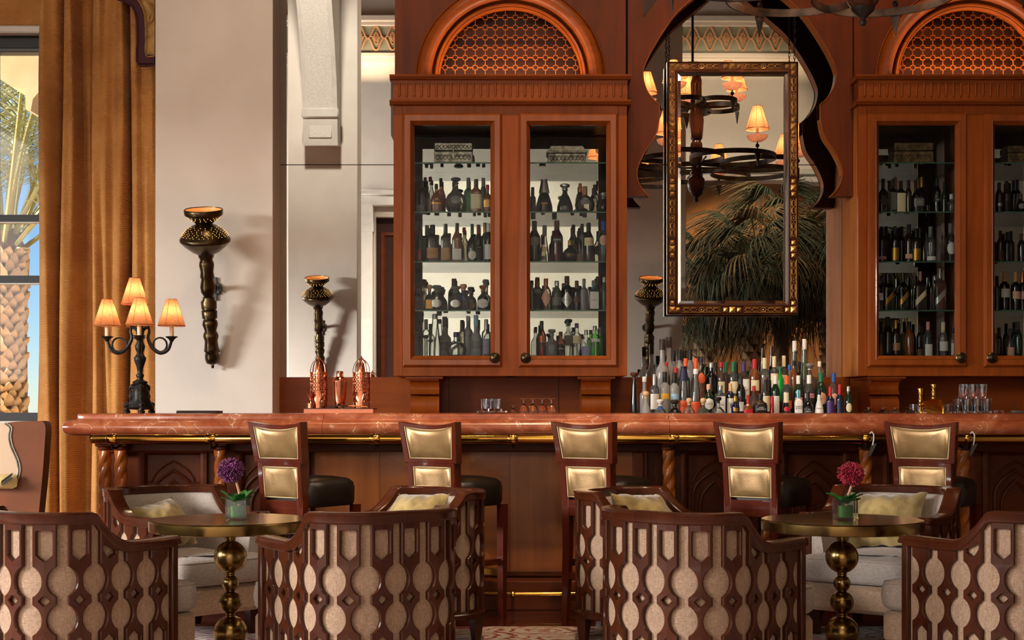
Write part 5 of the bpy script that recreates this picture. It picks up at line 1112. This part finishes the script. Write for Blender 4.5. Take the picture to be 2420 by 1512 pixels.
def tier(z, Rr, r, n, ph, k, watts):
    for i in range(n):
        a = pi/2-radians(ph+360/n*i); cx, cy_ = CHX+Rr*cos(a), CHY+Rr*sin(a)
        part('ring', ring_strip(cx, cy_, z+.004*(i % 2), r), M['iron'], ch, 30)
        ox, oy = CHX+(Rr+r)*cos(a), CHY+(Rr+r)*sin(a); tx, ty = -sin(a), cos(a)
        w = .028
        sp = MB().add([(ox+tx*w, oy+ty*w, z-.02),(ox-tx*w, oy-ty*w, z-.02),(ox, oy, z-.13),(ox+tx*w+.01*cos(a), oy+ty*w+.01*sin(a), z-.02),(ox-tx*w+.01*cos(a), oy-ty*w+.01*sin(a), z-.02),(ox+.01*cos(a), oy+.01*sin(a), z-.13)], [(0,1,2),(5,4,3),(0,3,4,1),(1,4,5,2),(2,5,3,0)])
        part('spike', sp, M['iron'], ch, 0)
        part('ball', MB().lathe([(0,-.018),(.013,-.013),(.018,0),(.013,.013),(0,.018)], 12, (ox,oy,z+.045)).tube([(ox,oy,z+.02),(ox,oy,z+.12)], .006, 6), M['iron'], ch)
        part('bowl', MB().lathe([(.01,0),(.05,.008),(.08,.028),(.092,.055),(.086,.055),(.05,.02),(.01,.012)], 20, (ox,oy,z+.075)), M['alabaster'], ch)
        shade_lamp(ch, ox, oy, z+.085, k, watts, 0, 8, .11)
    part('cross_bar', MB().tube([(CHX-Rr,CHY,z),(CHX+Rr,CHY,z)], .009, 6).tube([(CHX,CHY-Rr,z),(CHX,CHY+Rr,z)], .009, 6), M['iron'], ch)
tier(3.36, .60, .38, 8, 24, 1.28, 26)
tier(3.93, .24, .19, 5, 40, 1.28, 26)
# ------------------------------------------------------------------ bar stools
def stool_proto():
    t = thing('bar_stool', 'x', 'bar stool', (0,0,0), 0, 'mahogany bar stools at the bar', True)
    wd = M['stoolw']
    def lean(m):                      # back leans away from the seat; slight scoop across the width
        m.v = [(x, y-max(0, z-.60)*.13+.028*(1-(x/.19)**2)*min(1,max(0,(z-.6)/.2)), z) for x, y, z in m.v]; return m
    def framed(w0, w1, z0, z1, dip, d=.032):
        # open frame, bottom width w0, top width w1, top edge dipping in the middle
        n = 9; o = []; i_ = []
        for k in range(n): u = -1+2*k/(n-1); o.append((u*w0/2, z0))
        for k in range(n): u = 1-2*k/(n-1); o.append((u*w1/2, z1-dip*(1-u*u)))
        for k in range(n): u = -1+2*k/(n-1); i_.append((u*(w0/2-d), z0+d*.8))
        for k in range(n): u = 1-2*k/(n-1); i_.append((u*(w1/2-d), z1-dip*(1-u*u)-d*.8))
        return o, i_
    def ringm(o, i_, y0, y1, c=.004):
        rows = []
        mid = lambda a, b, t: [(p[0]+(q[0]-p[0])*t, p[1]+(q[1]-p[1])*t) for p, q in zip(a, b)]
        for pts, y in ((o,y1),(o,y0+c),(mid(o,i_,.12),y0),(mid(o,i_,.86),y0),(i_,y0+c),(i_,y1),(o,y1)): rows.append([(p[0], y, p[1]) for p in pts])
        return MB().grid(rows, True)
    def pad(i_, y0, bulge, back):
        n = len(i_); cx = sum(p[0] for p in i_)/n; cz = sum(p[1] for p in i_)/n; rows = []
        for t, y in ((1.0, y0+.008),(.985,y0-.002),(.94,y0-bulge*.5),(.80,y0-bulge*.85),(.5,y0-bulge),(.25,y0-bulge*1.03)):
            rows.append([(cx+(p[0]-cx)*t, y, cz+(p[1]-cz)*t) for p in i_])
        m = MB().grid(rows, True); m.f.append(tuple(range(5*n, 6*n))); return m
    for nm, w0, w1, z0, z1, dip in (('upper', .345, .385, .862, 1.082, .018), ('lower', .305, .315, .60, .868, .0)):
        o, i_ = framed(w0, w1, z0, z1, dip)
        if nm == 'lower': o, i_ = framed(w0, w1, .615, .866, 0)
        part('back_frame', lean(ringm(o, i_, -.225, -.170 if nm == 'upper' else -.185)), wd, t, 30)
        if nm == 'lower': i_ = [(x, z) for x, z in i_]
        zlo = min(p[1] for p in i_)
        i2 = [(x*.985, z) for x, z in i_]
        if nm == 'lower': i2 = [(x, max(z, .68)) for x, z in i2]
        bp_ = part('back_pad', lean(pad(i2, -.218, .012, 0)), M['gold_leather'], t, 60)
        bq = MB().add([(p[0], -.180, p[1]) for p in i2], [tuple(range(len(i2)))])
        part('inner_pad', lean(bq), M['gold_leather'], t)
        pts = [(p[0], -.222, p[1]) for p in i2]; ml = MB().tube(pts, .0024, 5, True); part('piping', lean(ml), M['piping'], t)
    part('seat_rail_back', lean(MB().box(-.152,.152,-.222,-.19,.575,.665,.004)), wd, t)
    for s in (-1, 1):
        m = MB()
        for_ = [(s*.135,-.205,.87),(s*.135,-.205,.60),(s*.133,-.205,.40),(s*.138,-.222,.0)]
        lg = MB(); rows = []
        for (x, y, z), h in zip(for_, (.020,.022,.021,.016)): rows.append([(x-h, y-h, z),(x+h, y-h, z),(x+h, y+h, z),(x-h, y+h, z)])
        lg.grid(rows, True); lg.f += [(0,1,2,3),(12,15,14,13)]
        part('leg', lg, wd, t, 0)
        rows = []
        for x, y, z, h in ((s*.168,.175,.63,.022),(s*.165,.175,.3,.020),(s*.165,.178,0,.016)): rows.append([(x-h, y-h, z),(x+h, y-h, z),(x+h, y+h, z),(x-h, y+h, z)])
        lg = MB().grid(rows, True); lg.f += [(0,1,2,3),(8,11,10,9)]; part('leg', lg, wd, t, 0)
        part('stretcher', MB().box(s*.152-.011, s*.152+.011, -.19, .16, .30, .335, .003), wd, t)
    part('stretcher', MB().box(-.12,.12,-.218,-.196,.235,.272,.003), wd, t)
    part('foot_bar', MB().box(-.145,.145,.165,.187,.235,.275,.003), M['brass'], t)
    st = MB().lathe([(.0,.628),(.182,.628),(.190,.645),(.192,.72),(.186,.752),(.165,.772),(.10,.785),(0,.788)], 40, sq=.62, a0=pi/40)
    st.v = [(x, y*1.02-.002, z) for x, y, z in st.v]
    part('seat', st, M['dark_leather'], t, 50)
    return t
sp_ = stool_proto()
SL = ['first bar stool, before the left veneer panel edge, behind the purple flower', 'second bar stool, in front of the veneered middle of the bar', 'third bar stool, between the middle lounge chairs', 'fourth bar stool, before the dark carved panels', 'fifth bar stool, behind the crimson flower table at the right']
for i, (px, a) in enumerate(((734,-35),(1084,-35),(1439,-35),(1818,-36),(2211,-33))):
    Y = 7.86; loc = (at(px,0,Y)[0], Y, .001)
    if i == 0: sp_.location = loc; sp_.rotation_euler = (0,0,radians(a)); sp_['label'] = SL[0]
    else: dup(sp_, loc, radians(a), SL[i])
# ------------------------------------------------------------------ barrel lounge chairs with fretwork backs
A_H, YB_, YF, RC = .335, -.38, .28, .25
SEG = [(YF-(YB_+RC)), pi/2*RC, 2*(A_H-RC), pi/2*RC, (YF-(YB_+RC))]; LEN = sum(SEG)
def upath(s, off=0.0):
    """point, outward normal on the U-shaped plan at arc length s; off > 0 is outwards"""
    if s <= SEG[0]: p = (-A_H, YF-s); n = (-1, 0)
    elif s <= SEG[0]+SEG[1]: a = (s-SEG[0])/RC; n = (-cos(a), -sin(a)); p = (-A_H+RC+RC*n[0], YB_+RC+RC*n[1])
    elif s <= sum(SEG[:3]): u = s-SEG[0]-SEG[1]; p = (-A_H+RC+u, YB_); n = (0, -1)
    elif s <= sum(SEG[:4]): a = (s-sum(SEG[:3]))/RC; n = (sin(a), -cos(a)); p = (A_H-RC+RC*n[0], YB_+RC+RC*n[1])
    else: u = s-sum(SEG[:4]); p = (A_H, YB_+RC+u); n = (1, 0)
    return (p[0]+n[0]*off, p[1]+n[1]*off), n
NP = 13; M0 = .028; PER = (LEN-2*M0)/NP
ZARM, ZTOP = .615, .742
def ztop(s):
    s = min(s, LEN-s); k = M0+3.05*PER; w = .19
    if s >= k: return ZTOP
    t = (k-s)/w
    if t >= 1: return ZARM+.006*max(0, (t-1.6))
    return ZARM+(ZTOP-ZARM)*(1-t)**1.9
def fret(idx):
    """one fretwork strip: stacked frames, ovals cut between neighbours, lozenge holes at the nodes"""
    sc_ = M0+(idx+.5)*PER; H = PER/2; zt = ztop(sc_)-.045; T = .020; zb = .155
    o1, o2, nd1, nd2 = .478, .330, .404, .255; ov = .062; oh = H*.86
    def w_out(z):
        if z > o1+ov+.006: return H*.70
        for c in (o1, o2):
            d = abs(z-c)/ov
            if d < 1: return max(H*.16, min(H*.70, H*1.02-oh*sqrt(1-d*d)))
        return H*.70
    def hole(z):
        wtop, wbot = zt-.022, .580
        top_lim = wtop
        if .553 < z < top_lim:
            if z < .580: return .030*(z-.553)/.027
            if z > top_lim-.006: return .030*.85
            return .030
        for c in (nd1,):
            if abs(z-c) < .021: return .021-abs(z-c)
        if zb+.014 < z < nd2+.008:
            if z > nd2-.020: return .030*(nd2+.008-z)/.028
            return .030
        return 0.0
    zs = set([zb, zt])
    for c in (o1, o2):
        for k in range(-10, 11): zs.add(round(c+ov*sin(pi/2*k/10), 5))
    for z in (o1+ov+.005, o1+ov+.007, .553,.5665,.58, zt-.022, zt-.0225, zt-.028, nd1-.021, nd1, nd1+.021, nd1-.01, nd1+.01, nd2+.008, nd2-.02, zb+.014, zb+.0145): zs.add(z)
    zs = sorted(z for z in zs if zb <= z <= zt)
    zs = [z for i, z in enumerate(zs) if i == 0 or z-zs[i-1] > 2e-4]
    out = MB(); slope = lambda u, z: (ztop(sc_+u)-.045-zt)*max(0, (z-.56)/(zt-.56)) if zt > .57 else 0
    def P(u, d, z):
        s_ = sc_+u; (x, y), n = upath(min(max(s_, 0), LEN), .004+d); return (x, y, z+slope(u, z))
    c = .0045
    for sg in (-1, 1):
        rows = []; hol = []
        for z in zs:
            w, h = w_out(z), hole(z)
            w2 = max(w-c, h); h2 = h+c if h > 0 else 0
            if h2 > w2: h2 = w2
            rows.append([P(sg*w,0,z), P(sg*w,T-c,z), P(sg*w2,T,z), P(sg*h2,T,z), P(sg*h,T-c,z), P(sg*h,0,z)]); hol.append(h > 0)
        n = len(out.v); out.v += [p for r in rows for p in r]
        for j in range(len(rows)-1):
            a = n+6*j; b = a+6
            out.f += [(a,a+1,b+1,b),(a+1,a+2,b+2,b+1),(a+2,a+3,b+3,b+2)]
            if hol[j] or hol[j+1]: out.f += [(a+3,a+4,b+4,b+3),(a+4,a+5,b+5,b+4)]
    return out
def shell(off, zlo, zf, n=60, s0=0.0, s1=None):
    rows = [[], []]
    for i in range(n+1):
        s = s0+((LEN if s1 is None else s1)-s0)*i/n; (x, y), _ = upath(s, off)
        rows[0].append((x, y, zlo)); rows[1].append((x, y, zf(s)))
    return rows
def rail(prof, zf, n=96, s0=-.0):
    """sweep (off, dz) closed profile along the plan"""
    rows = []
    for i in range(n+1):
        s = LEN*i/n; z = zf(s); rows.append([(*upath(s, o)[0], z+d) for o, d in prof])
    m = MB().grid(rows, True); k = len(prof); m.f += [tuple(range(k)), tuple(reversed(range(n*k, n*k+k)))]; return m
def chair_proto():
    t = thing('lounge_chair', 'x', 'armchair', (0,0,0), 0, 'barrel lounge chairs with fretwork backs', True)
    wd = M['maho']
    part('top_rail', rail([(-.052,-.040),(-.054,-.012),(-.046,-.006),(-.044,-.001),(-.012,0),(.020,0),(.030,-.003),(.034,-.010),(.030,-.016),(.029,-.040),(.024,-.046),(-.046,-.046)], ztop), wd, t, 35)
    part('bottom_rail', rail([(-.03,-.02),(-.03,.018),(.018,.018),(.022,.010),(.028,.004),(.028,-.016),(.022,-.02)], lambda s: .145), wd, t, 35)
    for i in range(NP): part('fretwork_strip', fret(i), wd, t, 30)
    for s in (0, LEN):
        (x, y), n = upath(s, 0); zz = ztop(s)-.03
        part('arm_post', MB().box(x-.034 if n[0] > 0 else x-.028, x+.028 if n[0] > 0 else x+.034, y-.028, y+.008, .13, zz, .006), wd, t)
        part('arm_scroll', MB().box(x-.036, x+.036, y-.02, y+.022, zz+.006, zz+.03, .010).box(x-.030, x+.030, y, y+.030, zz-.004, zz+.012, .006), wd, t)
    r = shell(.002, .16, lambda s: ztop(s)-.04); part('outer_fabric', MB().grid(r), M['linen'], t, 60)
    # upholstered inside: up the inner face, padded, tucked under the rail
    rows = []
    for off, zf in ((-.005, lambda s: .20), (-.10, lambda s: .20), (-.105, lambda s: .40), (-.090, lambda s: ztop(s)-.12), (-.060, lambda s: ztop(s)-.055), (-.045, lambda s: ztop(s)-.042), (-.020, lambda s: ztop(s)-.045)):
        rows.append([(*upath(LEN*i/60, off)[0], zf(LEN*i/60)) for i in range(61)])
    m = MB().grid(rows); nn = 61
    m.f += [tuple(j*nn for j in range(7)), tuple(j*nn+60 for j in reversed(range(7)))]
    part('inner_upholstery', m, M['linen_in'], t, 60)
    base = MB().box(-.24, .24, -.30, .20, .15, .29, .02).box(-.30, .30, .20, .45, .15, .285, .02); part('seat_base', base, M['linen'], t)
    def cush(x0,x1,y0,y1,z0,z1,r):
        rows = []
        for k,(z, ins) in enumerate(((z0,.02),(z0+.012,.004),(z0+.02,0),(z0+(z1-z0)*.5,-.006),(z1-.022,0),(z1-.010,.006),(z1,.03),(z1+.012,.10),(z1+.018,.2))):
            row = []
            for i in range(40):
                a = 2*pi*i/40; ca, sa = cos(a), sin(a); p = 7; q = 1/((abs(ca)**p+abs(sa)**p)**(1/p))
                hx, hy = (x1-x0)/2-ins, (y1-y0)/2-ins
                row.append(((x0+x1)/2+hx*q*ca, (y0+y1)/2+hy*q*sa, z))
            rows.append(row)
        m = MB().grid(rows, True); m.f += [tuple(range(40)), tuple(8*40+i for i in range(40))]; return m, [(rows[5][i][0], rows[5][i][1], z1-.010) for i in range(40)]
    sc_, pip = cush(-.232,.232,-.26,.22,.295,.415,.03); s2, pip2 = cush(-.305,.305,.215,.47,.292,.415,.03)
    part('seat_cushion', sc_.join(s2), M['linen_in'], t, 60)
    part('piping', MB().tube(pip2, .005, 6, True), M['linen_in'], t)
    for x, y in ((-.30,.22),(.30,.22),(-.27,-.28),(.27,-.28)):
        rows = [[(x-h, y-h, z),(x+h, y-h, z),(x+h, y+h, z),(x-h, y+h, z)] for z, h in ((.135,.030),(.10,.028),(0,.017))]
        lg = MB().grid(rows, True); lg.f += [(0,1,2,3),(8,11,10,9)]; part('leg', lg, wd, t, 0)
    return t
rug = tag(part('rug', MB().box(-5.0, 5.0, 2.0, 7.575, .001, .012, .004), M['rug'], None), 'large cream and red patterned rug under the lounge chairs', 'rug')
cp_ = chair_proto(); ZR_ = .0125
CH = [((-1.80, 5.93), -37, 'foreground lounge chair at the left edge, back to the viewer'),
      ((-.62, 5.95), 37, 'foreground lounge chair right of the purple flower table, back to the viewer'),
      ((.765, 5.90), -45, 'foreground lounge chair left of the crimson flower table, back to the viewer'),
      ((2.04, 5.97), 37, 'foreground lounge chair at the right edge, back to the viewer'),
      ((-1.665, 7.30), -135, 'lounge chair behind the purple flower table facing the viewer, gold cushion at its left'),
      ((-.535, 7.12), 127, 'lounge chair before the second bar stool, seen over another chair back'),
      ((.71, 7.10), -127, 'lounge chair before the third bar stool, showing its side and legs'),
      ((1.89, 7.33), 144, 'lounge chair behind the crimson flower table facing the viewer')]
for i, ((x, y), a, lb) in enumerate(CH):
    if i == 0: cp_.location = (x, y, ZR_); cp_.rotation_euler = (0,0,radians(a)); cp_['label'] = lb; cp_.scale = (.93,.93,1)
    else: dup(cp_, (x, y, ZR_), radians(a), lb)
# scatter cushions
def cushion(chair, w, h, dx, dy, dz, tilt, yaw, label, roll=0):
    (cx, cy_), a, _ = CH[chair]; R = Matrix.Rotation(radians(a), 3, 'Z'); p = R @ Vector((dx, dy, dz)); n = 20
    rows = [[], []]
    for k, side in enumerate((1, -1)):
        for j in range(n+1):
            v = -1+2*j/n; row = []
            for i in range(n+1):
                u = -1+2*i/n; e = max(0, (1-abs(u)**2.2)*(1-abs(v)**2.2)); th = .115*e**.6
                pu = 1-.10*(1-u*u)*abs(v)**2; pv = 1-.10*(1-v*v)*abs(u)**2
                wr = .008*sin(10*u+6*v+chair+2*sin(4*v))*e*(abs(v)+.3)
                row.append((u*w/2*(1-.13*(1-v*v)), side*th+wr, v*h/2*(1-.13*(1-u*u))+.006*sin(14*u+chair)))
            rows[k].append(row)
    m = MB().grid(rows[0]); m.grid(rows[1])
    o = part('scatter_cushion', m, M['velvet'], None, 80); o.location = (cx+p.x, cy_+p.y, p.z+ZR_)
    o.rotation_euler = (Matrix.Rotation(radians(a+yaw), 3, 'Z') @ Matrix.Rotation(radians(tilt), 3, 'X') @ Matrix.Rotation(radians(roll), 3, 'Y')).to_euler()
    return tag(o, label, 'cushion', 'gold velvet cushions on the lounge chairs')
cushion(4, .36, .28, .075, -.08, .545, 32, 12, 'gold velvet cushion leaning inside the chair behind the purple flower', 8)
cushion(5, .38, .32, .02, -.08, .575, 26, 8, 'pale gold velvet cushion peeking over the chair back in the middle', 3)
cushion(6, .38, .32, -.02, -.08, .575, 26, -8, 'gold velvet cushion in the chair before the third bar stool', -4)
cushion(7, .40, .32, .03, -.10, .565, 28, 6, 'gold velvet cushion against the chair back behind the crimson flower', 3)
# ------------------------------------------------------------------ tables with flowers
def table_proto():
    t = thing('cocktail_table', 'x', 'table', (0,0,0), 0, 'round antique brass cocktail tables', True)
    part('table_top', MB().lathe([(0,.598),(.350,.598),(.356,.601),(.357,.606),(.357,.642),(.354,.647),(0,.648)], 96), M['abrass'], t, 30)
    part('table_top_grain', MB().lathe([(0,.6483),(.349,.6483),(.349,.6487),(0,.6487)], 64), M['tabletop'], t)
    def sph(z, r): part('sphere', MB().lathe([(0,z-r)]+[(r*cos(b), z+r*sin(b)) for b in [-pi/2+pi*k/20 for k in range(1,20)]]+[(0,z+r)], 36), M['abrass'], t, 80)
    for z, r in ((.480,.073),(.362,.038),(.278,.052),(.143,.076)): sph(z, r)
    for z in (.404,.326,.222): part('neck_ring', MB().lathe([(.014,z-.009),(.022,z-.007),(.022,z-.002),(.018,z),(.022,z+.002),(.022,z+.007),(.014,z+.009)], 24), M['abrass'], t)
    part('collar', MB().lathe([(.02,.55),(.024,.56),(.022,.575),(.035,.588),(.06,.598),(0,.598)], 28), M['abrass'], t)
    part('table_base', MB().lathe([(0,0),(.20,0),(.205,.006),(.20,.018),(.07,.05),(.04,.075),(0,.08)], 48), M['abrass'], t)
    return t
M['tabletop'] = mottled('brass_sheet_top', (160,120,74), (192,152,104), (4,14,4), .2, .95, detail=5)
tq = table_proto(); tq['label'] = 'round antique brass table with the purple flower, on stacked spheres'; tq.location = (-1.257, 6.45, ZR_)
t2 = dup(tq, (1.473, 6.45, ZR_), .6, 'round antique brass table with the crimson flower, on stacked spheres')
def flowers(px, pyb, Y, petal, hx, hy, lab, seed, hr):
    x = at(px,0,Y)[0]; z = .648+ZR_+.0008; t = thing('flower_vase', lab, 'flower vase', (x, Y, z), 0, None, True); r = random.Random(seed)
    h = .047; H = .092
    vs = MB()
    for a, b in (((-h,-h),(h,-h)),((h,-h),(h,h)),((h,h),(-h,h)),((-h,h),(-h,-h))): pass
    rows = [[(sx*q, sy*q, zz) for sx, sy in ((-1,-1),(1,-1),(1,1),(-1,1))] for q, zz in ((h*.94,0),(h,.004),(h,H),(h-.006,H),(h-.006,.010),(.0,.010))]
    vs.grid(rows, True); vs.f.append((0,1,2,3)); part('vase', vs, M['vase'], t, 0)
    part('leaf_wrap', MB().lathe([(0,.011),(.029,.011),(.031,.062),(0,.062)], 24, sq=.5, a0=pi/24), M['water'], t)
    S = F/Y; top = Vector(((hx-px)/S, .005, (pyb-hy)/S))
    part('stem', MB().tube(catmull([(.004,0,.06),(.010,0,.10),(top.x*.7+.012,.002,top.z*.8),(top.x,.004,top.z)], 4), .006, 7), M['stem'], t)
    fh = MB(); N_ = 420
    for i in range(N_):
        zz = 1-2*(i+.5)/N_; ph = i*2.399963; q = sqrt(1-zz*zz); d = Vector((q*cos(ph), q*sin(ph), zz*.92)); 
        R1 = hr*(.80+.30*r.random()+.05*sin(5*ph)); c = top+d*R1; b = top+d*hr*.5; s = d.cross(Vector((.3,.2,1))).normalized()*.0045; u = d.cross(s).normalized()*.0045
        fh.add([b+s*.7, b+u*.7, b-s*.7, b-u*.7, c+s, c+u, c-s, c-u, c+d*.004], [(0,1,5,4),(1,2,6,5),(2,3,7,6),(3,0,4,7),(4,5,8),(5,6,8),(6,7,8),(7,4,8)])
    part('flower_head', fh, M[petal], t, 0)
    for i in range(13):
        a = 2*pi*i/13+r.random()*.4; L = .060+.02*r.random(); el = .55+.85*r.random(); m = MB(); rows = []
        for k in range(7):
            u = k/6; w = .023*sin(pi*min(1,u*.92+.06))**.8; rad_ = .015+L*u*cos(el*(1-.5*u)); zz = .070+L*u*sin(el)-.018*u*u
            rows.append([(rad_*cos(a)-sin(a)*w*s_, rad_*sin(a)+cos(a)*w*s_, zz+.006*abs(s_)) for s_ in (-1,0,1)])
        part('leaf', MB().grid(rows), M['leaf'], t, 60)
    return t
flowers(562, 1236, 6.42, 'purple_petal', 545, 1120, 'glass cube vase with a round purple bloom on the left table', 4, .056)
flowers(1998, 1234, 6.42, 'red_petal', 2012, 1126, 'glass cube vase with a round crimson bloom on the right table', 9, .055)
# ------------------------------------------------------------------ wing chair by the window
wx, wy = -2.86, 7.75; S = F/wy
wc = thing('wing_chair', 'tan leather wing chair with nailhead trim at the left edge by the curtain', 'armchair', (wx, wy, 0))
def wp(l, Y=7.55): return [(at(x, y, Y)[0], at(x, y, Y)[2]) for x, y in l]
outer = catmull([(18,1000),(45,996),(85,995),(113,1001),(112,1060),(107,1130),(100,1200),(92,1290),(86,1360)], 4)
inner = catmull([(-20,1150),(20,1149),(40,1140),(50,1112),(46,1085),(33,1055),(28,1030),(30,1010),(18,1000)], 4)
pl = wp(outer)+wp([(86,1440),(-20,1440)])+wp(inner)
part('wing_panel', MB().prism([(p[0], p[1]) for p in pl], 7.50, 7.60), M['tan_leather'], wc, 40)
part('nailheads', MB().tube([(p[0]+.004, 7.497, p[1]) for p in wp(inner)], .006, 6), M['grey_silver'], wc)
nh_ = to_mesh(MB().lathe([(.0065,0),(.005,.004),(0,.006)], 8).xf(Matrix.Rotation(pi/2, 4, 'X')), 'nail')
ip = wp(catmull([(-20,1150),(20,1149),(40,1140),(50,1112),(46,1085),(33,1055),(28,1030),(30,1010),(20,1001)], 8))
for p in ip[::1]:
    o = part('nail', nh_, M['grey_silver'], wc); o.location = (p[0]+.012-wx, 7.50-wy, p[1])
part('inner_wing', MB().prism(wp([(18,1000),(30,1010),(28,1030),(33,1055),(46,1085),(50,1112),(40,1140),(20,1149),(-150,1149),(-150,1000)]), 7.60, 7.66), M['pale_leather'], wc)
part('back', MB().box(-3.25, -2.70, 7.66, 7.9, .3, 1.05, .04), M['pale_leather'], wc)
part('seat', MB().box(-3.4, -2.72, 7.42, 7.68, .28, .66, .04), M['tan_leather'], wc)
for x in (-3.3, -2.6): part('leg', MB().lathe([(.018,0),(.03,.28),(0,.28)], 10, (x, 7.57, 0)), M['maho'], wc)
lc = MB(); rows = []
for j in range(9):
    v = -1+2*j/8; rows.append([(at(4,0,7.48)[0]+.085*u*(1-.1*v*v), 7.47-.05*(1-u*u)*(1-v*v)**.6, at(0,1137,7.48)[2]+.038*v) for u in [-1+2*i/8 for i in range(9)]])
ec = thing('embroidered_cushion', 'small cream cushion with dark leaf embroidery on the wing chair', 'cushion', (at(4,0,7.48)[0], 7.47, at(0,1137,7.48)[2]))
mm = MB().grid(rows); mm.join(MB().grid([[(p[0], 2*7.47-p[1], p[2]) for p in r] for r in rows]))
part('cover', mm, M['leaf_cloth'], ec, 80)
lfm = MB()
for k in range(6):
    x0 = at(2+k*4,0,7.42)[0]; z0 = at(0,1143-k*3,7.42)[2]
    for s in (-1,1): lfm.add([(x0,7.418,z0),(x0+.006,7.416,z0+.012*s+.006),(x0+.022,7.418,z0+.016*s+.008),(x0+.012,7.418,z0+.002*s+.004)], [(0,1,2,3)])
part('leaf_embroidery', lfm, M['black_metal'], ec, 0)
